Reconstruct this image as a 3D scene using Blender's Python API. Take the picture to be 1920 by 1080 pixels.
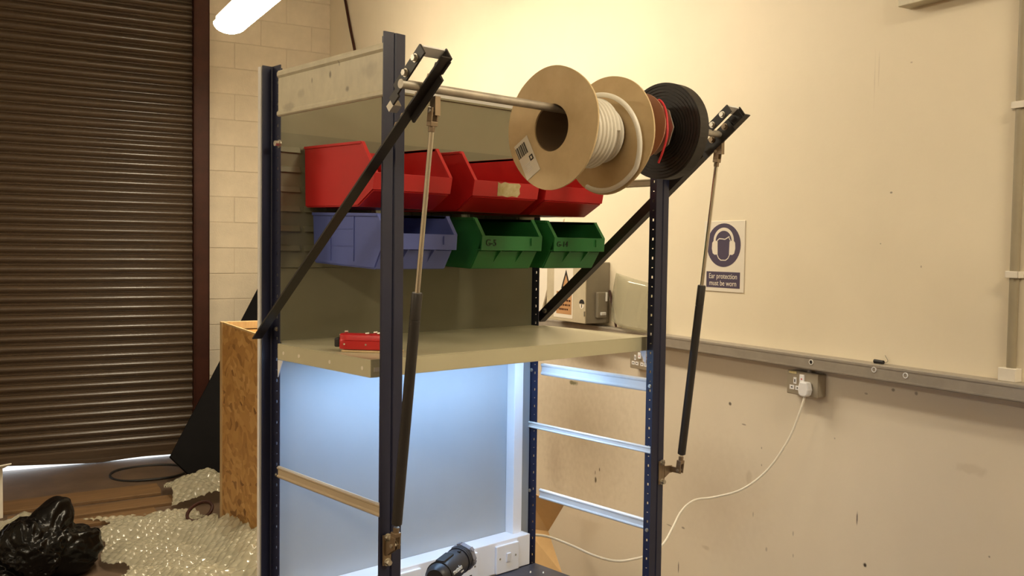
import bpy, bmesh, math, random
from mathutils import Vector, Matrix, noise
random.seed(7)
for o in list(bpy.data.objects): bpy.data.objects.remove(o)
SC = bpy.context.scene
COL = SC.collection

# ------------------------------------------------------------------ camera
CX, CY, CZ = -1.0458, -1.5173, 1.75            # eye, 1.75 m above the floor
YAW, PITCH, ROLL, FPX = 0.7424, -0.0425, 0.0140, 1739.6
PHI = -0.2275                                   # the room is turned this much against the rack
cy, sy, cp, sp = math.cos(YAW), math.sin(YAW), math.cos(PITCH), math.sin(PITCH)
F = Vector((sy*cp, cy*cp, sp)); R0 = Vector((cy, -sy, 0)); U0 = R0.cross(F)
RV = math.cos(ROLL)*R0 + math.sin(ROLL)*U0; UV = -math.sin(ROLL)*R0 + math.cos(ROLL)*U0
cam = bpy.data.cameras.new('camera'); co = bpy.data.objects.new('camera', cam); COL.objects.link(co)
mw = Matrix.Identity(4)
for i in range(3):
    mw[i][0] = RV[i]; mw[i][1] = UV[i]; mw[i][2] = -F[i]; mw[i][3] = (CX, CY, CZ)[i]
co.matrix_world = mw
cam.sensor_width = 36; cam.lens = FPX/1920*36; cam.clip_start = 0.02; cam.clip_end = 100
SC.camera = co

# ------------------------------------------------------------------ world, exposure, light levels
w = bpy.data.worlds.new('world'); SC.world = w; w.use_nodes = True
w.node_tree.nodes['Background'].inputs[0].default_value = (0.85, 0.93, 1.0, 1)
w.node_tree.nodes['Background'].inputs[1].default_value = 4.0     # overcast daylight outside the shutter
SC.view_settings.view_transform = 'Standard'; SC.view_settings.look = 'None'
SC.view_settings.gamma = 1.0; SC.view_settings.exposure = 0.12; SC.view_settings.use_curve_mapping = False
LAMP_COLOR = (1.0, 0.865, 0.64); LAMP_POWER = 44.0
LED_COLOR = (0.40, 0.64, 1.0); LED_POWER = 58.0

# ------------------------------------------------------------------ helpers
M_ROOM = Matrix.Translation((CX, CY, 0)) @ Matrix.Rotation(PHI, 4, 'Z')   # (s, t, z): s right, t away
ZS = 1.5222                                                               # height of the shelf top
M_RACK = Matrix.Translation((0, 0, ZS))                                   # rack frame: origin at shelf level
SA, TB, CEIL = 2.65, 8.0, 4.3

def col(c): return (c[0], c[1], c[2], 1.0)
MATS = {}
def mat(name, c, rough=0.5, metal=0.0, var=0.12, vscale=6.0, bump=0.0, bscale=60.0, spec=0.5, c2=None, coat=0.0, stretch=None):
    if name in MATS: return MATS[name]
    m = bpy.data.materials.new(name); m.use_nodes = True; MATS[name] = m
    nt = m.node_tree; p = nt.nodes['Principled BSDF']
    p.inputs['Roughness'].default_value = rough; p.inputs['Metallic'].default_value = metal
    p.inputs['Specular IOR Level'].default_value = spec
    p.inputs['Coat Weight'].default_value = coat
    tc = nt.nodes.new('ShaderNodeTexCoord'); src = tc.outputs['Object']
    if stretch:
        mp = nt.nodes.new('ShaderNodeMapping'); mp.inputs['Scale'].default_value = stretch
        nt.links.new(src, mp.inputs['Vector']); src = mp.outputs['Vector']
    n = nt.nodes.new('ShaderNodeTexNoise'); n.inputs['Scale'].default_value = vscale; n.inputs['Detail'].default_value = 5
    n.inputs['Roughness'].default_value = 0.62
    nt.links.new(src, n.inputs['Vector'])
    r = nt.nodes.new('ShaderNodeValToRGB'); nt.links.new(n.outputs['Fac'], r.inputs['Fac'])
    r.color_ramp.elements[0].position = 0.3; r.color_ramp.elements[1].position = 0.72
    a = c2 if c2 else tuple(x*(1-var) for x in c)
    b = c if c2 else tuple(min(1, x*(1+var*0.6)) for x in c)
    r.color_ramp.elements[0].color = col(a); r.color_ramp.elements[1].color = col(b)
    nt.links.new(r.outputs['Color'], p.inputs['Base Color'])
    if bump:
        n2 = nt.nodes.new('ShaderNodeTexNoise'); n2.inputs['Scale'].default_value = bscale; n2.inputs['Detail'].default_value = 3
        nt.links.new(src, n2.inputs['Vector'])
        bp = nt.nodes.new('ShaderNodeBump'); bp.inputs['Strength'].default_value = bump; bp.inputs['Distance'].default_value = 0.01
        nt.links.new(n2.outputs['Fac'], bp.inputs['Height']); nt.links.new(bp.outputs['Normal'], p.inputs['Normal'])
    return m

def add_spots(m, spots):
    """dirt marks and painted shade: each (s, t, z, rs, rt, rz, colour, strength) in the object's own coordinates, soft ellipsoids"""
    nt = m.node_tree; p = nt.nodes['Principled BSDF']
    cur = p.inputs['Base Color'].links[0].from_socket
    tc = nt.nodes.new('ShaderNodeTexCoord')
    nz = nt.nodes.new('ShaderNodeTexNoise'); nz.inputs['Scale'].default_value = 35; nt.links.new(tc.outputs['Object'], nz.inputs['Vector'])
    for (x, y, z, rx, ry, rz, c, k) in spots:
        a = nt.nodes.new('ShaderNodeVectorMath'); a.operation = 'SUBTRACT'; a.inputs[1].default_value = (x, y, z)
        nt.links.new(tc.outputs['Object'], a.inputs[0])
        b = nt.nodes.new('ShaderNodeVectorMath'); b.operation = 'DIVIDE'; b.inputs[1].default_value = (rx, ry, rz)
        nt.links.new(a.outputs[0], b.inputs[0])
        l = nt.nodes.new('ShaderNodeVectorMath'); l.operation = 'LENGTH'; nt.links.new(b.outputs[0], l.inputs[0])
        ad = nt.nodes.new('ShaderNodeMath'); ad.operation = 'ADD'; nt.links.new(l.outputs['Value'], ad.inputs[0])
        ms = nt.nodes.new('ShaderNodeMath'); ms.operation = 'MULTIPLY_ADD'; big = max(ry, rz) > 0.1; ms.inputs[1].default_value = 0.5 if big else 1.0; ms.inputs[2].default_value = -0.25 if big else -0.5
        nt.links.new(nz.outputs['Fac'], ms.inputs[0]); nt.links.new(ms.outputs[0], ad.inputs[1])
        mr = nt.nodes.new('ShaderNodeMapRange'); mr.inputs['From Min'].default_value = 1.0; mr.inputs['From Max'].default_value = 0.1 if big else 0.5
        mr.inputs['To Max'].default_value = k
        nt.links.new(ad.outputs[0], mr.inputs['Value'])
        mx = nt.nodes.new('ShaderNodeMix'); mx.data_type = 'RGBA'; mx.inputs[7].default_value = col(c)
        nt.links.new(mr.outputs['Result'], mx.inputs[0]); nt.links.new(cur, mx.inputs[6]); cur = mx.outputs[2]
    nt.links.new(cur, p.inputs['Base Color'])

def emit(name, c, s):
    m = bpy.data.materials.new(name); m.use_nodes = True; p = m.node_tree.nodes['Principled BSDF']
    p.inputs['Base Color'].default_value = (0.9, 0.9, 0.9, 1)
    p.inputs['Emission Color'].default_value = col(c); p.inputs['Emission Strength'].default_value = s
    return m

class B:
    def __init__(self, M=None): self.bm = bmesh.new(); self.M = M if M else Matrix.Identity(4)
    def v(self, p): return self.bm.verts.new(self.M @ Vector(p))
    def face(self, vs):
        try: return self.bm.faces.new(vs)
        except ValueError: return None
    def box(self, c, s, rot=None):
        h = [x/2 for x in s]; q = []
        for z in (-1, 1):
            for y in (-1, 1):
                for x in (-1, 1):
                    d = Vector((x*h[0], y*h[1], z*h[2]))
                    if rot is not None: d = rot @ d
                    q.append(self.v(Vector(c)+d))
        for f in ((0,2,3,1),(4,5,7,6),(0,1,5,4),(2,6,7,3),(0,4,6,2),(1,3,7,5)): self.face([q[i] for i in f])
        return self
    def span(self, a, b): return self.box([(a[i]+b[i])/2 for i in range(3)], [abs(b[i]-a[i]) for i in range(3)])
    def prism(self, poly, a0, a1, axis):
        """poly of 2-D points in the plane across axis 'x'/'y'/'z' (in cyclic order yz, xz, xy)"""
        def P(u, v_, a): return {'x': (a, u, v_), 'y': (u, a, v_), 'z': (u, v_, a)}[axis]
        l0 = [self.v(P(u, v_, a0)) for u, v_ in poly]; l1 = [self.v(P(u, v_, a1)) for u, v_ in poly]
        n = len(poly)
        self.face(l0); self.face(l1)
        for i in range(n): self.face([l0[i], l0[(i+1) % n], l1[(i+1) % n], l1[i]])
        return self
    def cyl(self, p0, p1, r, r2=None, seg=16, cap=True):
        return self.tube([p0, p1], [r, r if r2 is None else r2], seg, cap)
    def tube(self, pts, r, seg=10, cap=True):
        pts = [Vector(p) for p in pts]; n = len(pts)
        rs = r if isinstance(r, (list, tuple)) else [r]*n
        t = (pts[1]-pts[0]).normalized()
        up = Vector((0, 0, 1)) if abs(t.z) < 0.9 else Vector((1, 0, 0))
        a = t.cross(up).normalized(); rings = []
        for i in range(n):
            if i == 0: d = pts[1]-pts[0]
            elif i == n-1: d = pts[-1]-pts[-2]
            else: d = pts[i+1]-pts[i-1]
            d.normalize(); a = (a - d*a.dot(d)).normalized(); b = d.cross(a)
            rings.append([self.v(pts[i] + rs[i]*(math.cos(2*math.pi*k/seg)*a + math.sin(2*math.pi*k/seg)*b)) for k in range(seg)])
        for i in range(n-1):
            for k in range(seg):
                self.face([rings[i][k], rings[i][(k+1) % seg], rings[i+1][(k+1) % seg], rings[i+1][k]])
        if cap: self.face(rings[0]); self.face(rings[-1])
        return self
    def lathe(self, prof, o, axis, seg=40, closed=True, wob=None):
        """prof: (along, radius) pairs round the axis through o"""
        o = Vector(o); ax = Vector(axis).normalized()
        up = Vector((0, 0, 1)) if abs(ax.z) < 0.9 else Vector((1, 0, 0))
        a = ax.cross(up).normalized(); b = ax.cross(a); rings = []
        for (h, r) in prof:
            ring = []
            for k in range(seg):
                an = 2*math.pi*k/seg; rr = r*(wob(an, r) if wob else 1)
                ring.append(self.v(o + ax*h + rr*(math.cos(an)*a + math.sin(an)*b)))
            rings.append(ring)
        m = len(prof)
        for i in range(m if closed else m-1):
            A, Bq = rings[i], rings[(i+1) % m]
            for k in range(seg): self.face([A[k], A[(k+1) % seg], Bq[(k+1) % seg], Bq[k]])
        return self
    def sheet(self, rows):
        g = [[self.v(p) for p in r] for r in rows]
        for i in range(len(g)-1):
            for j in range(len(g[0])-1): self.face([g[i][j], g[i][j+1], g[i+1][j+1], g[i+1][j]])
        return self
    def build(self, name, m, parent=None, smooth=False, bevel=0.0, solid=0.0, auto=True):
        if auto: bmesh.ops.recalc_face_normals(self.bm, faces=self.bm.faces)
        if parent is not None:
            self.bm.transform(ROOTM[root_of(parent).name].inverted())
        me = bpy.data.meshes.new(name); self.bm.to_mesh(me); self.bm.free()
        o = bpy.data.objects.new(name, me); COL.objects.link(o)
        me.materials.append(m)
        if smooth:
            for f in me.polygons: f.use_smooth = True
            me.set_sharp_from_angle(angle=math.radians(40))
        if solid:
            md = o.modifiers.new('solid', 'SOLIDIFY'); md.thickness = solid; md.offset = 0
        if bevel:
            md = o.modifiers.new('bevel', 'BEVEL'); md.width = bevel; md.segments = 2; md.limit_method = 'ANGLE'
        if parent is not None: o.parent = parent
        else: ROOTM[o.name] = Matrix.Identity(4)
        return o
ROOTM = {}
def root_of(o):
    while o.parent: o = o.parent
    return o
def tag(o, label, cat, group=None):
    o['label'] = label; o['category'] = cat
    if group: o['group'] = group
    return o
def thing(name, label, cat, M=None, group=None):
    o = bpy.data.objects.new(name, None); COL.objects.link(o); o.empty_display_size = 0.05
    M = M if M else Matrix.Identity(4)
    o.matrix_world = M; ROOTM[o.name] = M.copy()
    return tag(o, label, cat, group)
def struct(o): o['kind'] = 'structure'; return o
def recentre(o):
    """move a single-mesh thing's origin to the foot of its bounds"""
    me = o.data; xs = [v.co for v in me.vertices]
    c = Vector(((min(v.x for v in xs)+max(v.x for v in xs))/2, (min(v.y for v in xs)+max(v.y for v in xs))/2, min(v.z for v in xs)))
    me.transform(Matrix.Translation(-c)); o.location = c; ROOTM[o.name] = Matrix.Translation(c); return o
def dup(src, parent, loc, name=None):
    c = src.copy(); COL.objects.link(c); c.parent = parent; c.location = loc
    if name: c.name = name
    return c
def text_part(s, size, M, name, m, parent, depth=0.0006, squeeze=1.0, align='CENTER'):
    cu = bpy.data.curves.new('lettering', 'FONT'); cu.body = s; cu.size = size; cu.extrude = depth
    cu.align_x = align; cu.align_y = 'CENTER'
    o = bpy.data.objects.new('lettering', cu); COL.objects.link(o)
    bpy.context.view_layer.update()
    me = bpy.data.meshes.new_from_object(o.evaluated_get(bpy.context.evaluated_depsgraph_get()))
    bpy.data.objects.remove(o); bpy.data.curves.remove(cu)
    me.transform(Matrix.Diagonal((squeeze, 1, 1, 1)))
    me.transform(ROOTM[root_of(parent).name].inverted() @ M)
    me.materials.clear(); me.materials.append(m)
    t = bpy.data.objects.new(name, me); COL.objects.link(t); t.parent = parent; t.name = name
    return t
def frameM(o, x, y):
    x = Vector(x).normalized(); y = Vector(y).normalized(); z = x.cross(y)
    m = Matrix.Identity(4)
    for i in range(3): m[i][0] = x[i]; m[i][1] = y[i]; m[i][2] = z[i]; m[i][3] = o[i]
    return m
def smoothpath(pts, n=8):
    pts = [Vector(p) for p in pts]; out = []
    q = [2*pts[0]-pts[1]] + pts + [2*pts[-1]-pts[-2]]
    for i in range(1, len(q)-2):
        p0, p1, p2, p3 = q[i-1:i+3]
        for k in range(n):
            t = k/n
            out.append(0.5*((2*p1)+(-p0+p2)*t+(2*p0-5*p1+4*p2-p3)*t*t+(-p0+3*p1-3*p2+p3)*t**3))
    out.append(pts[-1]); return out
def RM(s, t, z=0.0): return M_ROOM @ Vector((s, t, z))
def ray(px, py): return (F*FPX + RV*(px-960) - UV*(py-540)).normalized()
def on_wall(px, py, s=SA):
    """point of the plane s = const (parallel to the right wall) seen at a photo pixel, as (t, z)"""
    d = M_ROOM.to_3x3().inverted() @ ray(px, py); k = s/d.x
    return d.y*k, CZ + d.z*k
def at_depth_s(px, py, s):
    t, z = on_wall(px, py, s); return RM(s, t, z)
def on_floor(px, py, z=0.0):
    d = M_ROOM.to_3x3().inverted() @ ray(px, py); k = (z-CZ)/d.z
    return d.x*k, d.y*k

# ------------------------------------------------------------------ materials
CREAM = (0.78, 0.70, 0.54)
m_wallA = mat('cream wall paint', (0.80, 0.71, 0.545), 0.55, var=0.05, vscale=1.6, bump=0.05, bscale=40)
m_wallB = mat('cream block paint', (0.72, 0.63, 0.49), 0.6, var=0.10, vscale=5, bump=0.15, bscale=90)
m_mortar = mat('painted mortar', (0.66, 0.57, 0.44), 0.7, var=0.1)
m_ceil = mat('ceiling paint', (0.72, 0.68, 0.60), 0.8)
m_floor = mat('stained concrete floor', (0.12, 0.078, 0.050), 0.55, var=0.4, vscale=2.5, bump=0.1)
m_slat = mat('brown shutter paint', (0.078, 0.050, 0.030), 0.26, var=0.35, vscale=4, stretch=(0.35, 1, 6), spec=0.6)
m_guide = mat('oxide red steel', (0.050, 0.014, 0.008), 0.5, var=0.3, spec=0.25)
m_post = mat('dark blue enamel', (0.018, 0.021, 0.052), 0.36, var=0.12)
m_black = mat('black painted steel', (0.030, 0.026, 0.024), 0.42, var=0.2)
m_shelf = mat('cream shelf enamel', (0.56, 0.52, 0.35), 0.33, var=0.06, vscale=4, bump=0.03, bscale=12)
m_side = mat('cream panel enamel', (0.64, 0.59, 0.44), 0.4, var=0.12, vscale=9, stretch=(1, 3, 2))
m_olive = mat('olive panel enamel', (0.27, 0.25, 0.155), 0.4, var=0.05)
m_grey = mat('grey green panel enamel', (0.205, 0.195, 0.125), 0.34, var=0.06)
m_backlit = mat('pale grey back panel', (0.38, 0.41, 0.44), 0.4, var=0.04)
m_whiteboard = mat('white laminate', (0.80, 0.78, 0.74), 0.5, var=0.04)
m_pvc = mat('white plastic', (0.83, 0.83, 0.86), 0.35, var=0.03)
m_tanrail = mat('tan painted rail', (0.52, 0.42, 0.29), 0.45, metal=0.1, var=0.08)
m_rail = mat('galvanised rail', (0.86, 0.85, 0.82), 0.42, metal=0.0, var=0.08)
m_steel = mat('bright zinc steel', (0.62, 0.58, 0.50), 0.3, metal=0.9, var=0.15)
m_chrome = mat('chromed steel', (0.72, 0.68, 0.60), 0.18, metal=1.0, var=0.05)
m_tubeSteel = mat('dull galvanised tube', (0.52, 0.47, 0.39), 0.45, metal=0.55, var=0.25, vscale=30)
m_brass = mat('yellow zinc steel', (0.33, 0.25, 0.17), 0.35, metal=0.7, var=0.2)
m_red = mat('red bin plastic', (0.56, 0.018, 0.020), 0.36, var=0.08)
m_blue = mat('blue bin plastic', (0.11, 0.15, 0.47), 0.45, var=0.10)
m_green = mat('green bin plastic', (0.020, 0.17, 0.040), 0.42, var=0.10)
m_card = mat('worn cardboard', (0.70, 0.54, 0.31), 0.75, c2=(0.52, 0.38, 0.20), vscale=7, bump=0.12, bscale=25)
m_cardedge = mat('torn cardboard edge', (0.60, 0.50, 0.36), 0.85, var=0.25, vscale=40)
m_box = mat('brown carton board', (0.55, 0.36, 0.17), 0.75, var=0.1)
m_wcable = mat('white cable sheath', (0.82, 0.78, 0.68), 0.4, var=0.05)
m_redwire = mat('red wire sheath', (0.62, 0.035, 0.045), 0.4)
m_ink = mat('black ink', (0.015, 0.014, 0.014), 0.6)
m_marker = mat('dark marker ink', (0.006, 0.018, 0.008), 0.6)
m_label = mat('paper label', (0.80, 0.74, 0.62), 0.7, var=0.08)
m_oldlabel = mat('torn yellow label', (0.70, 0.62, 0.38), 0.8, c2=(0.50, 0.40, 0.16), vscale=55)
m_blackroll = mat('black rubber', (0.022, 0.018, 0.015), 0.5, var=0.3, vscale=20)
m_trunk = mat('grey steel trunking', (0.36, 0.32, 0.27), 0.45, metal=0.2, var=0.10, vscale=20)
m_cond = mat('grey painted conduit', (0.33, 0.28, 0.19), 0.5, var=0.1)
m_metalplate = mat('grey metal socket box', (0.42, 0.37, 0.29), 0.4, metal=0.4, var=0.08)
m_hole = mat('dark recess', (0.02, 0.016, 0.012), 0.8)
m_signwhite = mat('white sign plastic', (0.78, 0.72, 0.62), 0.4, var=0.03)
m_signblue = mat('sign blue', (0.075, 0.060, 0.105), 0.45, var=0.05)
m_isobox = mat('grey isolator enamel', (0.52, 0.45, 0.32), 0.45, var=0.12, vscale=12)
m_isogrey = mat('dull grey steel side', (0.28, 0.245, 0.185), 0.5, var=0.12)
m_orange = mat('sign orange', (0.50, 0.27, 0.12), 0.6)
m_timber = mat('pale timber', (0.58, 0.40, 0.19), 0.65, var=0.15, vscale=8, stretch=(6, 6, 0.8))
m_plank = mat('brown floor timber', (0.20, 0.112, 0.047), 0.6, c2=(0.12, 0.066, 0.028), vscale=5, stretch=(0.6, 8, 4))
m_bag = mat('black bag plastic', (0.0035, 0.003, 0.0028), 0.24, var=0.3, bump=0.9, bscale=14, spec=0.22)
m_dark = mat('black board', (0.005, 0.0045, 0.005), 0.6, var=0.3, spec=0.06)
m_paper = mat('white paper', (0.72, 0.68, 0.60), 0.7, var=0.08)
m_work = mat('dark laminate worktop', (0.045, 0.045, 0.060), 0.45, var=0.4, vscale=25)
m_tool = mat('black tool plastic', (0.022, 0.022, 0.028), 0.4, var=0.2)
m_toolgrey = mat('grey tool metal', (0.27, 0.27, 0.31), 0.35, metal=0.4)
m_apron = mat('pale concrete outside', (0.75, 0.74, 0.72), 0.8)
m_lampbody = mat('lamp housing', (0.8, 0.78, 0.74), 0.5)
m_diff = emit('lit lamp diffuser', LAMP_COLOR, LAMP_POWER)
m_led = emit('lit led strip', LED_COLOR, LED_POWER)

def osb():
    m = bpy.data.materials.new('strand board'); m.use_nodes = True; nt = m.node_tree; p = nt.nodes['Principled BSDF']
    p.inputs['Roughness'].default_value = 0.65
    tc = nt.nodes.new('ShaderNodeTexCoord'); mp = nt.nodes.new('ShaderNodeMapping'); mp.inputs['Scale'].default_value = (9, 9, 30)
    nt.links.new(tc.outputs['Object'], mp.inputs['Vector'])
    nz = nt.nodes.new('ShaderNodeTexNoise'); nz.inputs['Scale'].default_value = 3; nt.links.new(tc.outputs['Object'], nz.inputs['Vector'])
    mx = nt.nodes.new('ShaderNodeVectorMath'); mx.operation = 'MULTIPLY_ADD'; mx.inputs[1].default_value = (9, 9, 9)
    nt.links.new(nz.outputs['Color'], mx.inputs[0]); nt.links.new(mp.outputs['Vector'], mx.inputs[2])
    vo = nt.nodes.new('ShaderNodeTexVoronoi'); vo.inputs['Scale'].default_value = 1.0; nt.links.new(mx.outputs[0], vo.inputs['Vector'])
    r = nt.nodes.new('ShaderNodeValToRGB'); nt.links.new(vo.outputs['Color'], r.inputs['Fac'])
    e = r.color_ramp.elements; e[0].position = 0.0; e[0].color = (0.16, 0.06, 0.014, 1); e[1].position = 1.0; e[1].color = (0.66, 0.40, 0.15, 1)
    a = e.new(0.18); a.color = (0.40, 0.20, 0.05, 1); b = e.new(0.6); b.color = (0.55, 0.30, 0.085, 1)
    nt.links.new(r.outputs['Color'], p.inputs['Base Color'])
    return m
m_osb = osb()

def bubble_mat():
    m = bpy.data.materials.new('clear bubble film'); m.use_nodes = True; nt = m.node_tree; p = nt.nodes['Principled BSDF']
    p.inputs['Base Color'].default_value = (0.50, 0.47, 0.35, 1); p.inputs['Roughness'].default_value = 0.07
    p.inputs['Specular IOR Level'].default_value = 0.9
    tr = nt.nodes.new('ShaderNodeBsdfTransparent'); tr.inputs[0].default_value = (0.95, 0.94, 0.88, 1)
    mx = nt.nodes.new('ShaderNodeMixShader'); mx.inputs[0].default_value = 0.40
    out = nt.nodes['Material Output']
    nt.links.new(p.outputs[0], mx.inputs[1]); nt.links.new(tr.outputs[0], mx.inputs[2]); nt.links.new(mx.outputs[0], out.inputs[0])
    return m
m_bubble = bubble_mat()
m_film = m_bubble.copy(); m_film.name = 'glossy clear film'; m_film.node_tree.nodes['Mix Shader'].inputs[0].default_value = 0.55

# two paints on the right wall: cream above the trunking, a pinker beige below it; and its marks, some with the rack's shade painted in
def two_tone(m, z, lower):
    nt = m.node_tree; p = nt.nodes['Principled BSDF']; cur = p.inputs['Base Color'].links[0].from_socket
    tc = nt.nodes.new('ShaderNodeTexCoord'); sx = nt.nodes.new('ShaderNodeSeparateXYZ'); nt.links.new(tc.outputs['Object'], sx.inputs[0])
    lt = nt.nodes.new('ShaderNodeMath'); lt.operation = 'LESS_THAN'; lt.inputs[1].default_value = z; nt.links.new(sx.outputs['Z'], lt.inputs[0])
    mx = nt.nodes.new('ShaderNodeMix'); mx.data_type = 'RGBA'; mx.blend_type = 'MULTIPLY'; mx.inputs[7].default_value = col(lower)
    nt.links.new(lt.outputs[0], mx.inputs[0]); nt.links.new(cur, mx.inputs[6]); nt.links.new(mx.outputs[2], p.inputs['Base Color'])
two_tone(m_wallA, 1.33, (0.93, 0.935, 1.0))
DK = (0.10, 0.07, 0.05); GR = (0.45, 0.36, 0.26)
marks = []
for (px, py, rw, rh, c, k) in [(1622,1060,.010,.010,(0.05,0.035,0.025),1), (1607,972,.004,.028,DK,.9), (1272,1065,.004,.030,DK,.8),
        (1369,757,.010,.008,DK,.9), (1395,796,.014,.004,DK,.6), (1117,900,.010,.018,(0.03,0.02,0.015),1), (1124,880,.006,.012,(0.03,0.02,0.015),1),
        (1116,886,.004,.014,(0.03,0.02,0.015),1), (1671,361,.006,.004,DK,.7), (1727,500,.004,.006,GR,.9), (1709,117,.006,.003,GR,.9),
        (1651,457,.004,.003,DK,.6), (1675,731,.008,.006,DK,.6), (1718,738,.008,.008,DK,.6), (1624,738,.008,.004,DK,.5),
        (1281,990,.014,.006,DK,.6), (1255,985,.02,.004,DK,.5), (1428,840,.004,.006,DK,.6), (1428,872,.004,.006,DK,.6), (1412,965,.003,.012,DK,.5),
        (1487,1000,.003,.012,DK,.5), (1487,1042,.003,.010,DK,.5), (1437,1030,.006,.010,DK,.4), (1565,822,.004,.004,DK,.5), (1323,1027,.03,.012,GR,.4),
        (1855,1044,.004,.004,DK,.6), (1820,880,.06,.02,GR,.25), (1405,895,.02,.04,GR,.3), (1340,930,.35,.30,GR,.32), (1090,800,.50,.46,(0.36,0.29,0.20),.62),  # broad patches behind the rack: wall grime plus the rack's shade painted in
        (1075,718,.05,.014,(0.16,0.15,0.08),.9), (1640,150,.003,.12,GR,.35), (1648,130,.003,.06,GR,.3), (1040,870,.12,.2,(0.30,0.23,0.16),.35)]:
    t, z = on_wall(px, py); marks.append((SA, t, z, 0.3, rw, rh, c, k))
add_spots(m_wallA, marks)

def on_rackx(px, py, x):
    d = ray(px, py); k = (x-CX)/d.x; return (x, CY+d.y*k, CZ+d.z*k)
sc = []
for (px, py, ry_, rz_, k) in ((616, 139, .006, .010, .8), (648, 166, .010, .008, .7), (582, 150, .004, .008, .6), (633, 118, .004, .008, .5), (560, 175, .02, .012, .25), (690, 130, .03, .02, .25), (540, 200, .03, .012, .3)):
    p = on_rackx(px, py, .001); sc.append((p[0]-.45, p[1]-.25, p[2], .2, ry_, rz_, (0.16, 0.13, 0.09), k))
add_spots(m_side, sc)

# ------------------------------------------------------------------ the room
def room_part(name, m, parts, parent=None, bevel=0.0, smooth=False):
    b = B(M_ROOM)
    for a, c in parts: b.span(a, c)
    return b.build(name, m, parent, bevel=bevel, smooth=smooth)
def room_struct(name, m, parts, bevel=0.0):
    """object whose own coordinates are room coordinates"""
    o = bpy.data.objects.new(name, None)
    b = B()
    for a, c in parts: b.span(a, c)
    bmesh.ops.recalc_face_normals(b.bm, faces=b.bm.faces)
    me = bpy.data.meshes.new(name); b.bm.to_mesh(me); b.bm.free(); me.materials.append(m)
    bpy.data.objects.remove(o); o = bpy.data.objects.new(name, me); COL.objects.link(o); o.matrix_world = M_ROOM
    ROOTM[o.name] = M_ROOM.copy()
    return struct(o)
S0, T0 = -4.2, -4.0
GS0, GS1 = 1.475, 1.60                       # shutter guide
SHL = -2.6                                   # far side of the shutter opening
room_struct('floor', m_floor, [((S0-.15, T0-.15, -0.1), (SA+.15, TB, 0))])
room_struct('ceiling', m_ceil, [((S0-.15, T0-.15, CEIL), (SA+.15, TB+.2, CEIL+0.1))])
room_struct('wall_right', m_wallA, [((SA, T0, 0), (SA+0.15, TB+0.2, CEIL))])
wb = room_struct('wall_back', m_mortar, [((GS1-0.02, TB+0.006, 0), (SA, TB+0.2, CEIL)), ((S0, TB+0.006, 0), (SHL-0.1, TB+0.2, CEIL)), ((SHL-0.1, TB+0.006, 3.95), (GS1-0.02, TB+0.2, CEIL))])
room_struct('wall_left', m_wallB, [((S0-0.15, T0, 0), (S0, TB, CEIL))])
room_struct('wall_front', m_wallB, [((S0, T0-0.15, 0), (SA, T0, CEIL))])
# painted concrete blocks between shutter and corner, each proud of its joints
BW, BH, J = 0.44, 0.215, 0.007
blocks = {}
row = 0; z = 0.0
while z < CEIL-0.05:
    x = GS1 - (0.0 if row % 2 == 0 else BW/2)
    h = min(BH, CEIL-z)
    while x < SA-0.01:
        a, c = max(x, GS1), min(x+BW, SA)
        if c-a > 0.03:
            key = (round(c-a, 3), round(h, 3))
            if key not in blocks:
                b = B(); b.span((-(c-a-J)/2, -0.0045, -(h-J)/2), ((c-a-J)/2, 0.0, (h-J)/2))
                me_o = b.build('block', m_wallB, None, bevel=0.0022); blocks[key] = me_o; me_o.name = 'block'
                o = me_o; o.parent = wb
            else:
                o = blocks[key].copy(); COL.objects.link(o); o.parent = wb
            o.location = ((a+c)/2, TB+0.006 + random.uniform(-0.0015, 0.0015), z+h/2)
        x += BW
    z += BH; row += 1

# roller shutter: one child per slat
sh = bpy.data.objects.new('door_1', None); COL.objects.link(sh); sh.matrix_world = M_ROOM; ROOTM['door_1'] = M_ROOM.copy()
sh['kind'] = 'structure'
PITCH_S = 0.0765
prof = [(0.0, 0.0), (0.004, 0.005), (0.008, 0.001), (0.012, 0.001), (0.016, 0.006), (0.020, 0.001)]
prof += [(0.020 + 0.0555*k/10, 0.001 + 0.020*math.sin(math.pi*k/10)**0.8) for k in range(1, 10)] + [(0.0765, 0.0)]
def slat_mesh(sag=False):
    b = B(); n = 24 if sag else 1; rows = []
    for i in range(n+1):
        s = SHL + (GS0+0.02-SHL)*i/n
        rows.append([(s, TB-0.005-d, zz) for zz, d in prof])
    b.sheet(rows)
    o = b.build('slat', m_slat, None, solid=0.0012, smooth=False); o.parent = sh
    return o
s0 = slat_mesh(); z = 0.115
for k in range(52):
    o = s0 if k == 0 else s0.copy()
    if k: COL.objects.link(o); o.parent = sh
    o.location = (0, 0, z + k*PITCH_S)
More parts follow.
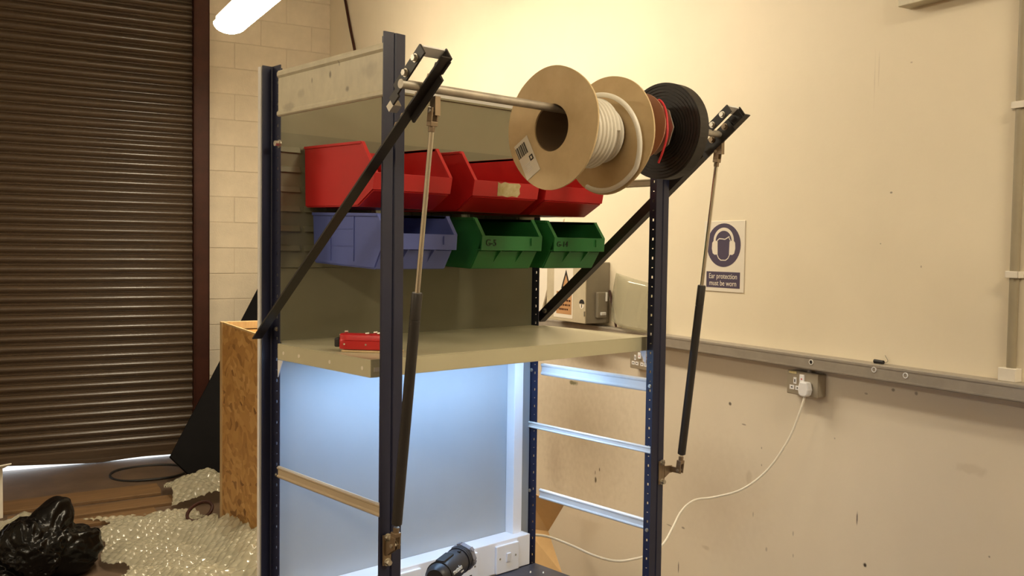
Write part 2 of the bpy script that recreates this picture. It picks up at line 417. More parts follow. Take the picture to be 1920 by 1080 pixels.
# bottom rail: bowed so that daylight shows under it
b = B(); n = 40; rows = []
def gap(s):
    g = 0.006
    if s < 0.72: g += 0.048*min(1, (0.72-s)/0.75)
    if s > 0.80: g += 0.017*math.sin(min(1, (s-0.80)/0.45)*math.pi/1.4)
    return g
top, bot = [], []
for i in range(n+1):
    s = SHL + (GS0+0.02-SHL)*i/n
    g = gap(s); rows.append([(s, TB-0.004, 0.118), (s, TB-0.022, 0.10), (s, TB-0.022, g+0.03), (s, TB-0.045, g+0.028), (s, TB-0.045, g), (s, TB+0.01, g), (s, TB+0.01, 0.118), (s, TB-0.004, 0.118)])
b.sheet(rows).build('bottom_rail', m_slat, sh) if False else None
b2 = B(M_ROOM); b2.sheet(rows); b2.build('bottom_rail', m_slat, sh)
b3 = B(M_ROOM)
b3.span((GS0, TB-0.09, 0), (GS0+0.02, TB+0.02, 3.98)); b3.span((GS0, TB-0.09, 0), (GS1, TB-0.075, 3.98)); b3.span((GS1-0.012, TB-0.09, 0), (GS1, TB+0.02, 3.98))
b3.build('guide_channel', m_guide, sh, bevel=0.003)
b3 = B(M_ROOM); b3.span((SHL-0.12, TB-0.09, 0), (SHL+0.01, TB+0.02, 3.98)); b3.build('guide_channel', m_guide, sh, bevel=0.003)
b3 = B(M_ROOM); b3.span((SHL-0.12, TB-0.30, 3.93), (GS1, TB+0.02, CEIL)); b3.build('shutter_hood', m_guide, sh, bevel=0.004)
o = room_struct('ground_outside', m_apron, [((S0, TB, -0.1), (SA-.01, TB+6, -0.002))])

# ------------------------------------------------------------------ lamps (battens with a wrap-round diffuser, hung from the ceiling)
def batten(s, t1, label, length=1.5, z=3.2, r=0.105):
    th = thing('batten_light', label, 'light', M_ROOM @ Matrix.Translation((s, t1-length/2, z)), 'ceiling batten lights')
    b = B(M_ROOM); prof = []
    n = 14
    def ring(t, k): return [(s + r*k*math.cos(math.pi + math.pi*i/n), t, z + 0.62*r*k*math.sin(math.pi + math.pi*i/n)) for i in range(n+1)]
    ts = [(t1, 0.05), (t1-0.006, 0.5), (t1-0.02, 0.8), (t1-0.045, 0.95), (t1-0.075, 1.0), (t1-length+0.075, 1.0), (t1-length+0.045, 0.95), (t1-length+0.02, 0.8), (t1-length+0.006, 0.5), (t1-length, 0.05)]
    b.sheet([ring(t, k) for t, k in ts]); b.build('diffuser', m_diff, th, smooth=True)
    b = B(M_ROOM); b.span((s-r*0.8, t1-length+0.03, z), (s+r*0.8, t1-0.03, z+0.05)); b.build('housing', m_lampbody, th, bevel=0.006)
    for tt in (t1-0.35, t1-length+0.35):
        b = B(M_ROOM); b.cyl((s, tt, z+0.05), (s, tt, CEIL), 0.004, seg=8); b.build('hanger_rod', m_steel, th)
batten(1.40, 6.36, 'lit batten light hanging near the roller shutter, at the top of the picture')
batten(1.40, 4.70, 'lit batten light hanging between the rack and the shutter')
batten(1.75, 0.60, 'lit batten light hanging nearest the wall conduit')
batten(-1.70, 0.30, 'lit batten light hanging behind and left of the viewer')
batten(-2.30, 4.30, 'added batten light far left of the rack, brightening its side panel and the shutter')  # unseen lamp, added to brighten the side panel and the shutter

# ------------------------------------------------------------------ the rack
W, D, H = 0.90, 0.50, 0.648
rack = thing('storage_rack', 'tall blue steel storage rack with cream shelf, panels and pivoting reel arms', 'rack', Matrix.Translation((W/2, D/2, 0)))
def RK(): return B(M_RACK)
def post(x0, yf, sg):
    """T-section upright: creased flange facing out, perforated web pointing into the rack"""
    b = RK(); y = lambda d: yf + sg*d
    fl = [(0, .0045), (0, .0015), (.0225, 0), (.0255, .0035), (.0285, 0), (.051, .0015), (.051, .0045), (.0285, .0035), (.0255, .007), (.0225, .0035)]
    b.prism([(x0+u, y(v_)) for u, v_ in fl], -ZS, H, 'z')
    x1, x2 = x0+.0243, x0+.0267
    b.span((x1, y(.004), -ZS), (x2, y(.028), H)); b.span((x1, y(.034), -ZS), (x2, y(.043), H))
    z = -ZS; edges = []
    k = 0; cuts = []
    zc = -ZS + 0.03
    while zc < H-0.012:
        hh = 0.0034 if k % 2 == 0 else 0.0012
        cuts.append((zc-hh, zc+hh)); zc += 0.025; k += 1
    lo = -ZS
    for a, c in cuts: b.span((x1, y(.028), lo), (x2, y(.034), a)); lo = c
    b.span((x1, y(.028), lo), (x2, y(.034), H))
    return b.build('post', m_post, rack)
pFL, pFR = post(0, 0, 1), post(W-.051, 0, 1)
pBL, pBR = post(0, D, -1), post(W-.051, D, -1)
def bolt(parent, p, d, r=0.006, h=0.005, m=None):
    p = Vector(p); d = Vector(d).normalized(); b = RK()
    b.cyl(p, p+d*0.0015, r*1.35, seg=14); b.cyl(p+d*0.0015, p+d*h, r, seg=6)
    return b.build('bolt', m or m_steel, parent)
for z in (-.135, -.50): bolt(pBR, (W-.0267, D-.018, z), (-1, 0, 0), .004, .004)
for z in (-.130, -.515): bolt(pFR, (W-.0267, .030, z), (-1, 0, 0), .004, .004)
bolt(pBL, (.0243, D-.03, .03), (-1, 0, 0), .004, .004); bolt(pBL, (.0243, D-.03, -.318), (-1, 0, 0), .003, .003)
bolt(pBL, (.0243, D-.04, .465), (-1, 0, 0), .007, .012)
# mid shelf: top plate with folded lips
sx0, sx1, sy0, sy1, SH = .004, W-.004, .045, .455, .037
b = RK()
b.span((sx0, sy0, -.002), (sx1, .428, 0)); b.span((sx0+.026, .428, -.002), (sx1, sy1, 0)); b.span((sx0, sy0, -SH), (sx0+.0015, .428, -.002)); b.span((sx1-.0015, sy0, -SH), (sx1, sy1, -.002))
b.span((sx0+.0015, sy0, -SH), (sx1-.0015, sy0+.0015, -.002)); b.span((sx0+.026, sy1-.0015, -SH), (sx1-.0015, sy1, -.002))
b.span((sx0+.0015, sy0+.0015, -SH), (sx1-.0015, sy0+.018, -SH+.0015)); b.span((sx0+.0015, sy0+.0015, -SH+.0015), (sx0+.018, .427, -SH+.003))
b.span((.03, sy1, -.03), (W-.03, D-.012, 0))
shelf = b.build('shelf', m_shelf, rack, bevel=0.0012)
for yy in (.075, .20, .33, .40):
    b = RK(); b.cyl((sx0-.0006, yy, -.020), (sx0+.0002, yy, -.020), .0042, seg=14); b.build('lit_hole_disc', m_label, shelf)  # pale discs painted as the light seen through holes in the lip
b = RK(); b.box((sx0+.016, sy0-.0004, -.021), (.016, .001, .009)); b.build('slot', m_label, shelf, bevel=.0)
for (x0, x1, yy) in ((.004, .024, .427), (W-.024, W-.004, .048)):
    b = RK(); sgn = 1 if yy > .2 else -1
    b.prism([(yy, -.038), (yy-sgn*.022, -.038), (yy, -.078)], x0, x0+.002, 'x'); b.build('shelf_clip', m_pvc, rack)
# left side panel near the top, rolled edges
b = RK(); px0 = .004
b.prism([(px0, .523), (px0-.003, .526), (px0-.003, .532), (px0+.001, .537), (px0+.001, .610), (px0-.003, .615), (px0-.003, .622), (px0, .627), (px0+.004, .627), (px0+.004, .523)], .006, .430, 'y')
b.build('side_panel', m_side, rack)
# rails
def rail(x, y0, y1, z0, z1, name='side_rail', m=m_rail, d=.004):
    b = RK(); zz = z1-z0
    pr = [(x, z0), (x-d, z0+.12*zz), (x-d, z0+.2*zz), (x-d*.2, z0+.3*zz), (x-d*.2, z0+.7*zz), (x-d, z0+.8*zz), (x-d, z0+.9*zz), (x, z1), (x+.003, z1), (x+.003, z0)]
    b.prism(pr, y0, y1, 'y'); return b.build(name, m, rack)
rail(.008, .006, .430, -.3155, -.287, m=m_tanrail)
rail(W-.010, .045, .456, -.149, -.113); rail(W-.030, .02, .49, -.309, -.290); rail(W-.010, .045, .456, -.522, -.492)
rail(W-.010, .045, .456, .397, .4175, m=m_side)
# panels at the back
b = RK(); b.span((-.0045, D+.001, -ZS+.05), (W-.02, D+.010, .645)); b.build('backing_board', m_whiteboard, rack)
b = RK(); b.span((.029, D-.016, .495), (W-.029, D-.006, .6315)); b.span((.029, D-.022, .6265), (W-.029, D-.006, .6315)); b.build('rear_panel', m_olive, rack)
b = RK(); b.span((.029, D-.022, .175), (W-.029, D-.012, .4945)); lp = b.build('louvre_panel', m_grey, rack)
b = RK(); b.span((.029, D-.016, 0), (W-.029, D-.006, .174)); b.build('rear_panel', m_grey, rack)
b = RK(); b.span((.029, D-.014, -.645), (W-.029, D-.004, -.001)); b.build('lower_back_panel', m_backlit, rack)
# louvres, one shared mesh
first = None
for r in range(6):
    for c in range(13):
        x, z = .033 + .0645*c, .449 - .0468*r
        if first is None:
            b = B(); b.prism([(0, .014), (-.002, .012), (-.0065, 0), (-.0055, 0), (-.0015, .010), (0, .012)], 0, .054, 'x')
            first = b.build('louvre', m_grey, None); first.parent = lp; o = first
        else:
            o = first.copy(); COL.objects.link(o); o.parent = lp
        o.location = Vector((x - W/2, D-.022 - D/2, z+ZS))
# work surface at the foot of the picture
b = RK(); b.span((.03, .046, -.735), (.845, .425, -.700)); b.span((-.02, -.26, -.735), (W+.02, -.004, -.700)); b.span((.056, -.004, -.735), (W-.056, .046, -.7))
wt = b.build('worktop', m_work, rack, bevel=.002)
# pivoting arms: angle iron from the back posts up past the front posts
A0, A1 = Vector((0, .478, .030)), Vector((0, -.212, .572))
ad = (A1-A0).normalized(); an = Vector((0, -ad.z, ad.y))            # along, and square to it (pointing up and back)
if an.z < 0: an = -an
def arm(x, out):
    b = RK(); wd = .013
    p = lambda l, q, xx: tuple(A0 + ad*l + an*q + Vector((xx, 0, 0)))
    L = (A1-A0).length
    def bar(l0, l1, q0, q1, xa, xb):
        vs = [b.v(p(l, q, xx)) for xx in (xa, xb) for l, q in ((l0, q0), (l1, q0), (l1, q1), (l0, q1))]
        for f in ((0,1,2,3), (7,6,5,4), (0,4,5,1), (1,5,6,2), (2,6,7,3), (3,7,4,0)): b.face([vs[i] for i in f])
    bar(-.02, L, -wd, wd, x, x+out*.003)
    bar(-.02, L, -wd, -wd+.003, x+out*.003, x+out*.024)
    a = b.build('reel_arm', m_black, rack)
    # saddle: packing plate on the arm, a second cheek and a top bridge
    b = RK(); bar(L-.150, L-.040, -.026, .010, x-.005, x-.0005); bar(L-.036, L-.006, -.016, .010, x-.004, x-.0005)
    sd = b.build('packing_plate', m_black, a)
    xc = x-.056 if out < 0 else x-.044
    b = RK(); bar(L-.105, L-.005, -.004, .018, xc, xc+.004)
    bar(L-.128, L-.105, -.010, .008, xc, xc+.004)
    b.build('cheek_plate', m_black, a)
    b = RK(); bar(L-.024, L-.003, .010, .014, xc+.004, x); b.build('bridge_plate', m_rail, a)
    for l in (L-.03, L-.058, L-.105, L-.160, L-.185):
        bolt(a, p(l, 0, x-.005), (-1, 0, 0), .0065, .007, m_brass if l < L-.05 else m_black)
    for l in (L-.028, L-.064): bolt(a, p(l, .007, xc), (-1, 0, 0), .006, .007)
    bolt(a, p(.02, 0, x if out > 0 else x-.003), (-1, 0, 0), .006, .006)
    # clip under the rod
    b = RK(); bar(L-.146, L-.128, -.010, .004, xc+.002, xc+.020); b.build('rod_clip', m_steel, a)
    return a
armL = arm(-.006, -1); armR = arm(W+.006, 1)
# gas struts
def strut(top, bot, post_, side):
    top, bot = Vector(top), Vector(bot); d = (bot-top).normalized(); Ls = (bot-top).length
    b = RK(); b.cyl(top + d*.028, top + d*.34, .0048, seg=14); s = b.build('strut_rod', m_chrome, None)
    # the strut is a part of the rack; its pieces are sub-parts
    s.parent = rack; s.data.transform(ROOTM[rack.name].inverted())
    s.name = 'gas_strut'
    b = RK(); b.lathe([(0, 0.0004), (0, .0095), (.002, .0105), (.052, .0105), (.0525, .0100), (.0535, .0100), (.054, .0105), (Ls-.34-.045, .0105), (Ls-.34-.042, .006), (Ls-.34-.042, .0004)], top + d*.34, d, seg=20, closed=False)
    b.build('strut_cylinder', m_black, s, smooth=True)
    for (p, dd, nm) in ((top, d, 'top_clevis'), (bot, -d, 'bottom_clevis')):
        b = RK(); sx = Vector((1, 0, 0)); n = dd.cross(sx).normalized()
        for e in (-1, 1):
            c = p + sx*e*.0065 + dd*.006
            rot = Matrix((sx, n, dd)).transposed()
            b.box(c, (.0035, .014, .026), rot)
        b.box(p + dd*.023, (.0165, .014, .009), Matrix((sx, n, dd)).transposed())
        b.cyl(p + dd*.027, p + dd*.038, .0065, seg=12)
        b.build(nm, m_brass, s, bevel=.001)
        b = RK(); b.cyl(p - sx*.011, p + sx*.011, .0038, seg=12); b.build('pin', m_steel, s)
    return s
sL = strut((.006, -.150, .478), (.014, -.030, -.362), pFL, -1)
sR = strut((W+.012, -.140, .478), (W+.024, -.034, -.350), pFR, 1)
for (x, z, tx) in ((.014, -.378, .014), (W-.012, -.356, W+.024)):
    b = RK()
    b.box((x, -.0025, z), (.020 if x < .5 else .024, .003, .062))
    if x < .5:
        for e in (-1, 1): b.prism([(-.004, z-.012), (-.004, z+.018), (-.030, z+.025), (-.036, z+.018), (-.034, z+.008)], x+e*.0035-.0015, x+e*.0035+.0015, 'x')
    else:
        b.span((x, -.0045, z-.018), (x+.012, -.001, z+.016)); b.prism([(x+.010, z-.016), (x+.010, z+.016), (tx-.005, z+.014), (tx+.006, z+.013), (tx+.006, z-.006), (tx-.006, z-.006)], -.006, -.002, 'y')
        b.span((tx-.0022, -.038, z-.003), (tx+.0022, -.004, z+.012))
    br = b.build('strut_bracket', m_brass, rack, bevel=.0008)
    bolt(br, (x, -.004, z-.024), (0, -1, 0), .006, .010); bolt(br, (x, -.004, z+.026), (0, -1, 0), .006, .006)
for xx in (.006, W+.012):
    b = RK(); e = -1 if xx < .5 else 1
    b.span((min(xx, xx-e*.009)-.0015, -.158, .470), (max(xx, xx-e*.009)+.0015, -.142, .505)); b.build('strut_lug', m_brass, rack)

# led strip under the shelf: the cold light of the lower bay
led = thing('led_strip', 'lit white strip lamp under the cream shelf', 'light', M_RACK @ Matrix.Translation((W/2, .24, -.05)))
b = RK(); b.span((.08, .295, -.050), (W-.10, .330, -.038)); b.build('channel', m_rail, led)
b = RK(); b.span((.085, .298, -.054), (W-.105, .327, -.0505)); b.build('diffuser', m_led, led)

# ------------------------------------------------------------------ spindle rod and reels
RY, RZ = -.150, .519
rod = RK(); rod.cyl((-.068, RY, RZ), (W+.004, RY, RZ), .0085, seg=24)
o = rod.build('spindle_rod', m_tubeSteel, None, smooth=True); recentre(o)
tag(o, 'dull grey steel tube held across the two arms, carrying the reels', 'rod')
def wobble(seed, amp, flat=None):
    rnd = random.Random(seed); ph = [rnd.uniform(0, 6.28) for _ in range(5)]
    def f(a, r):
        k = 1 + amp*sum(math.sin((i+2)*a+ph[i])/(i+1.5) for i in range(5))
        return k if r > 0.07 else 1
    return f
def flange(b, x, r, rh, zc, th=.004, wob=None, seg=64):
    b.lathe([(0, rh), (0, r), (th, r), (th, rh)], (x, RY, zc), (1, 0, 0), seg=seg, wob=wob)
    return b
ZC = RZ + .0085 - .049 - .0005
reel = thing('cable_reel', 'large worn cardboard reel wound with white cable, label on its near flange', 'cable reel', M_RACK @ Matrix.Translation((.40, RY, ZC)))
b = RK(); flange(b, .312, .1285, .049, ZC, wob=wobble(3, .02)); f1 = b.build('flange', m_card, reel)
b = RK(); flange(b, .486, .1285, .049, ZC, wob=wobble(9, .014)); f2 = b.build('flange', m_card, reel)
b = RK(); b.lathe([(0, .0475), (0, .051), (.172, .051), (.172, .0475)], (.315, RY, ZC), (1, 0, 0), seg=40); b.build('core', mat('shade darkened card tube', (0.16, 0.10, 0.05), 0.8), reel, smooth=True)  # core coloured darker than the card, for the shade inside the reel
# wound cable: a helix of many turns, then a loose outer loop
pts = []
def helix(x0, x1, turns, r0, r1, ph=0.0, n=36):
    for k in range(int(turns*n)+1):
        a = 2*math.pi*k/n + ph; u = k/(turns*n); rr = r0+(r1-r0)*u
        pts.append((x0+(x1-x0)*u, RY+rr*math.cos(a), ZC+rr*math.sin(a)))
helix(.321, .474, 15, .0565, .0565); 
b = RK(); b.tube(pts, .0048, 8); b.build('cable_winding', m_wcable, reel, smooth=True)
pts = []; helix(.323, .440, 10.5, .067, .071)
b = RK(); b.tube(pts, .0052, 8); b.build('cable_winding', m_wcable, reel, smooth=True)
pts = []
for k in range(46):
    u = k/45; a = math.radians(70 + u*225); rr = .072 + .046*min(1, u*1.5)
    pts.append((.428 + .048*min(1, u*1.5), RY + rr*math.cos(a), ZC + rr*math.sin(a)*(1 if u < .5 else 1+.06*(u-.5))))
b = RK(); b.tube(smoothpath(pts, 2), .0055, 10); b.build('loose_cable_end', m_wcable, reel, smooth=True)
# label on the near flange (face looking along -X): right in the picture = -Y on this side
lab = frameM(M_RACK @ Vector((.3112, RY+.066, ZC-.062)), (0, -.62, -.78), (0, -.78, .62))
lab = frameM(M_RACK @ Vector((.3112, RY+.070, ZC-.058)), (0, -.50, -.866), (0, -.866, .50))
b = B(lab); b.box((0, 0, .0002), (.085, .045, .0006)); lb = b.build('label', m_label, reel)
b = B(lab)
for k, (u, wv) in enumerate(((-.020,.0018),(-.0165,.001),(-.014,.0024),(-.010,.001),(-.0072,.002),(-.004,.001),(-.0015,.0026),(.002,.001),(.0046,.002),(.008,.0012),(.0105,.0022))):
    b.box((-.022 , u*.95 -.002, .0007), (.026, wv, .0004))
b.build('barcode', m_ink, lb)
b = B(lab); b.box((.006, .012, .0007), (.012, .011, .0004)); b.build('square_mark', m_ink, lb)
b = B(lab); b.box((.006, .012, .0010), (.006, .0045, .0003)); b.build('square_mark', m_label, lb)
b = B(lab)
for k in range(5): b.box((.012+.004*k, -.004-.001*(k % 2), .0006), (.0012, .018-.003*(k % 3), .0003))
b.build('small_print', m_rail, lb)

ZC2 = RZ + .0085 - .0210
r2 = thing('wire_reel', 'small reel with brown flanges and a loose red wire, beside the cardboard reel', 'wire reel', M_RACK @ Matrix.Translation((.58, RY, ZC2)))
m_redcard = mat('red brown reel board', (0.42, 0.20, 0.12), 0.6, var=0.15)
b = RK(); flange(b, .590, .076, .0205, ZC2, .003); b.build('flange', m_redcard, r2)
b = RK(); flange(b, .640, .060, .0205, ZC2, .003, seg=9); b.build('flange', m_metalplate, r2)
b = RK(); b.lathe([(0, .0205), (0, .030), (.047, .030), (.047, .0205)], (.593, RY, ZC2), (1, 0, 0), seg=30); b.build('core', m_redcard, r2)
pts = []
def helix2(x0, x1, turns, r, zc, n=24):
    for k in range(int(turns*n)+1):
        a = 2*math.pi*k/n; u = k/(turns*n); pts.append((x0+(x1-x0)*u, RY+r*math.cos(a), zc+r*math.sin(a)))
helix2(.596, .637, 9, .0335, ZC2)
b = RK(); b.tube(pts, .002, 6); b.build('wire_winding', m_redwire, r2, smooth=True)
pts = [(.610, RY-.035, ZC2+.01), (.604, RY-.036, ZC2+.035), (.598, RY-.05, ZC2+.056), (.596, RY-.068, ZC2+.040), (.588, RY-.082, ZC2+.012), (.585, RY-.086, ZC2-.025), (.584, RY-.076, ZC2-.060), (.584, RY-.064, ZC2-.085)]
b = RK(); b.tube(smoothpath(pts, 8), .0026, 8); b.build('loose_wire_end', m_redwire, r2, smooth=True)

ZC3 = RZ + .0085 - .0225
r3 = thing('rubber_roll', 'black rubber strip wound into a thick flat roll, last on the spindle', 'roll', M_RACK @ Matrix.Translation((.67, RY, ZC3)))
b = RK()
wf = wobble(21, .01)
b.lathe([(0, .022), (.0, .112), (.032, .112), (.032, .022)], (.670, RY, ZC3), (1, 0, 0), seg=64, wob=wf); b.build('wound_strip', m_blackroll, r3)
b = RK()
for k in range(11): b.lathe([(-.0012-.0006*(k % 3), .030+.0074*k), (-.0012-.0006*(k % 3), .0345+.0074*k), (.002, .0345+.0074*k), (.002, .030+.0074*k)], (.670, RY, ZC3), (1, 0, 0), seg=48)
b.build('strip_edges', m_blackroll, r3)

# ------------------------------------------------------------------ storage bins
def storage_bin(name, x0, wd, prof, m, label, rim=.006, ribs=False, group=None, proud=.004):
    """prof: (y, z) of the side outline: back top, front top, lip top, lip bottom, floor front, floor back"""
    bt, ft, lt, lb, ff, fb = prof; T = .003
    th = thing(name, label, 'storage bin', M_RACK @ Matrix.Translation((x0+wd/2, fb[0], fb[1])), group)
    b = RK()
    lb2 = (lb[0]+proud, lb[1]); lt2 = (lt[0]+.002, lt[1])
    for xx in (x0, x0+wd-T): b.prism([bt, ft, lt2, lb2, ff, fb], xx, xx+T, 'x')
    def plate(p, q, off):
        d = Vector((q[0]-p[0], q[1]-p[1])).normalized(); n = Vector((-d[1], d[0]))*T*off
        b.prism([p, q, (q[0]+n[0], q[1]+n[1]), (p[0]+n[0], p[1]+n[1])], x0+T, x0+wd-T, 'x')
    plate(bt, fb, 1); plate(fb, ff, 1); plate(ff, lb2, 1)
    body = b.build('body', m, th)
    b = RK()                                             # front lip with its shelf
    b.prism([lt, lb, (lb2[0]+.003, lb[1]), (lb2[0]+.003, lb[1]+.003), (lb[0]+.004, lb[1]+.004), (lt[0]+.006, lt[1])], x0-.001, x0+wd+.001, 'x')
    b.build('front_lip', m, th, bevel=.0008)
    for xx, sg in ((x0, -1), (x0+wd, 1)):
        b = RK()                                         # rolled rim along a side top and down its slanted front
        xa, xb = sorted((xx-sg*T, xx+sg*rim*.5))
        b.prism([bt, ft, (ft[0], ft[1]-rim), (bt[0], bt[1]-rim)], xa, xb, 'x')
        d = Vector((lt[0]-ft[0], lt[1]-ft[1])).normalized(); n = Vector((d[1], -d[0]))
        if n[0] < 0: n = -n
        xa, xb = sorted((xx-sg*rim*1.3, xx+sg*.0012))
        b.prism([ft, lt, (lt[0]+n[0]*.005, lt[1]+n[1]*.005), (ft[0]+n[0]*.005, ft[1]+n[1]*.005)], xa, xb, 'x')
        b.build('rim', m, th, bevel=.0006)
    if ribs:
        for f in (.33, .70):                             # gussets under the lip
            xx = x0+wd*f
            b = RK(); b.prism([(lb[0]+.002, lb[1]), (ff[0]-.002, ff[1]+.003), (lb2[0]+.004, lb[1])], xx-.0012, xx+.0012, 'x'); b.build('gusset', m, th)
        xx = x0+wd*.70+.02
        b = RK(); b.span((xx, lt[0]-.003, lb[1]+.012), (xx+.002, lt[0], lt[1]-.004)); b.build('label_stop', m, th)
        for f in (.30, .66):                             # seams on the side wall
            yy = bt[0]+(ft[0]-bt[0])*f
            b = RK(); b.span((x0-.0018, yy-.001, fb[1]+.004), (x0, yy+.001, bt[1]-.012)); b.build('side_seam', m, th)
        for q in (.33, .66):
            zz = fb[1]+(bt[1]-fb[1])*q
            b = RK(); b.span((x0-.0014, bt[0]+(ft[0]-bt[0])*.66, zz-.0009), (x0, bt[0]+(ft[0]-bt[0])*.30, zz+.0009)); b.build('side_seam', m, th)
    return th
PR = [(.466, .464), (.222, .460), (.168, .389), (.176, .352), (.238, .3195), (.462, .3225)]
redb = []
for x0, wd, lab in ((.095, .213, 'red storage bin hung nearest the left posts of the rack'),
                    (.377, .212, 'red storage bin with a torn yellow label on its lip'),
                    (.617, .216, 'red storage bin partly behind the cardboard reel, nearest the right posts')):
    redb.append(storage_bin('storage_bin', x0, wd, PR, m_red, lab, group='bins hung on the louvre panel'))
PG = [(.466, .3085), (.192, .3015), (.160, .258), (.163, .2225), (.206, .1805), (.458, .190)]
blueb = storage_bin('storage_bin', .118, .200, PG, m_blue, 'blue storage bin hung below the red ones', .007, True, 'bins hung on the louvre panel', .016)
g1 = storage_bin('storage_bin', .396, .198, PG, m_green, 'green storage bin marked 5, beside the blue bin', .007, True, 'bins hung on the louvre panel', .016)
g2 = storage_bin('storage_bin', .640, .190, PG, m_green, 'green storage bin marked 14, nearest the right posts', .007, True, 'bins hung on the louvre panel', .016)
# torn label on the middle red bin, pen marks on the green ones
def lipM(x, f=.5, off=.0009, pr=PG):
    lt, lb = Vector((0,)+pr[2]), Vector((0,)+pr[3])
    up = (lt-lb).normalized(); p = lb + (lt-lb)*f
    m = frameM(M_RACK @ Vector((x, p.y, p.z)), (1, 0, 0), up); return m @ Matrix.Translation((0, 0, off))
b = B(lipM(.49, .52, .0006, PR))
pl = [(-.040, .017), (-.030, .014), (-.018, .0185), (-.004, .016), (.014, .0165), (.030, .017), (.036, .012), (.033, .004), (.037, -.008), (.030, -.017), (.012, -.015), (-.004, -.018), (-.02, -.0155), (-.036, -.0165)]
b.prism(pl, -.0003, .0003, 'z'); b.build('torn_label', m_oldlabel, redb[1])
text_part('G-5', .022, lipM(.424, .5), 'pen_marking', m_marker, g1)
text_part('G-14', .020, lipM(.668, .5), 'pen_marking', m_marker, g2)

# ------------------------------------------------------------------ red tool on the shelf
tm = frameM(M_RACK @ Vector((.085, .165, .0005)), Vector((.080, -.098, 0)), Vector((.098, .080, 0)))
tl = thing('tool_case', 'small red plastic tool casing with silver screws lying on the cream shelf', 'tool', tm)
L2 = .066
b = B(tm); b.box((.004, 0, .002), (2*L2-.006, .046, .004)); b.build('base_plate', m_card, tl, bevel=.001)
b = B(tm)
def loop(x, k):
    return [(x, y*k, z*1.16) for y, z in ((-.022, .005), (-.024, .010), (-.024, .021), (-.0215, .023), (-.0215, .0235), (-.019, .031), (-.012, .033), (.012, .033), (.019, .031), (.024, .021), (.024, .010), (.022, .005), (-.022, .005))]
xs = [(-L2, .62), (-L2+.004, .8), (-L2+.012, .96), (-L2+.02, 1), (L2-.02, 1), (L2-.012, .96), (L2-.004, .8), (L2, .62)]
rows = [loop(x, k) for x, k in xs]; b.sheet(rows)
b.face([b.v(p) for p in rows[0][:-1]]); b.face([b.v(p) for p in rows[-1][:-1]])
b.build('casing', m_red, tl, smooth=True)
b = B(tm); b.box((0, -.0238, .0262), (2*L2-.03, .002, .002)); b.build('seam', m_red, tl, bevel=.0006)
b = B(tm); b.box((-L2-.006, 0, .019), (.012, .030, .020)); b.build('end_cap', m_black, tl, bevel=.003)
for (x, y, z) in ((-.064, -.006, .030), (-.056, .004, .0355), (-.004, -.012, .034), (.012, -.004, .036), (.022, -.012, .035), (.034, -.010, .034)):
    b = B(tm); z *= 1.16; b.cyl((x-.004, y, z), (x+.004, y, z+.001), .0028, seg=10); b.build('screw', m_chrome, tl)
for x in (-.052, -.004, .03):
    b = B(tm); b.cyl((x, -.0236, .017), (x, -.0252, .017), .0022, seg=10); b.build('screw', m_chrome, tl)

# ------------------------------------------------------------------ white trunking, switch and sockets over the worktop
tk = thing('plastic_trunking', 'white plastic trunking along the lit back panel with switch and socket plates', 'trunking', M_RACK @ Matrix.Translation((.6, .45, -.70)))
yF = .425; zt = -.608
b = RK(); b.span((.06, yF, -.699), (.822, D-.0145, zt)); b.build('duct', m_pvc, tk, bevel=.002)
b = RK(); b.span((.778, .452, zt), (.812, D-.0145, -.048)); b.build('upright_duct', m_pvc, tk, bevel=.0015)
def plate(x0, x1, name):
    b = RK(); b.span((x0, yF-.009, -.698), (x1, yF, zt-.010)); return b.build(name, m_pvc, tk, bevel=.002)
sw = plate(.684, .770, 'switch_plate')
b = RK(); b.box((.727, yF-.0115, -.655), (.014, .005, .026), Matrix.Rotation(math.radians(6), 3, 'X')); b.build('rocker', m_pvc, sw, bevel=.001)
for dx in (-.030, .030):
    b = RK(); b.cyl((.727+dx, yF-.0098, -.655), (.727+dx, yF-.0085, -.655), .003, seg=10); b.build('screw', m_isogrey, sw)
sp_ = plate(.468, .614, 'socket_plate')
for (dx, dz) in ((.062, -.655), (-.062, -.655)):
    b = RK(); b.cyl((.541+dx, yF-.0098, dz), (.541+dx, yF-.0085, dz), .003, seg=10); b.build('screw', m_isogrey, sp_)
for cx_ in (.505, .577):
    b = RK()
    for (u, v_, a, c) in ((0, .012, .004, .009), (-.011, -.010, .008, .004), (.011, -.010, .008, .004)): b.box((cx_+u, yF-.0092, -.668+v_), (a, .001, c))
    b.build('pin_slot', m_hole, sp_)
    b = RK(); b.box((cx_+.012, yF-.011, -.632), (.010, .004, .014)); b.build('rocker', m_pvc, sp_, bevel=.001)
sp2 = plate(.272, .418, 'socket_plate')
for cx_ in (.309, .381):
    b = RK()
    for (u, v_, a, c) in ((0, .012, .004, .009), (-.011, -.010, .008, .004), (.011, -.010, .008, .004)): b.box((cx_+u, yF-.0092, -.668+v_), (a, .001, c))
    b.build('pin_slot', m_hole, sp2)
# crumbs on the worktop
for (x, y, lab) in ((.775, .372, 'tiny white plastic crumb on the worktop nearest the switch plate'), (.800, .345, 'tiny white plastic crumb at the right edge of the worktop')):
    b = RK(); b.box((x, y, -.6988), (.006, .004, .002), Matrix.Rotation(x*9, 3, 'Z')); b.box((x+.002, y+.002, -.6972), (.003, .003, .0015))
    o = b.build('plastic_crumb', m_label); recentre(o); tag(o, lab, 'crumb', 'crumbs on the worktop')

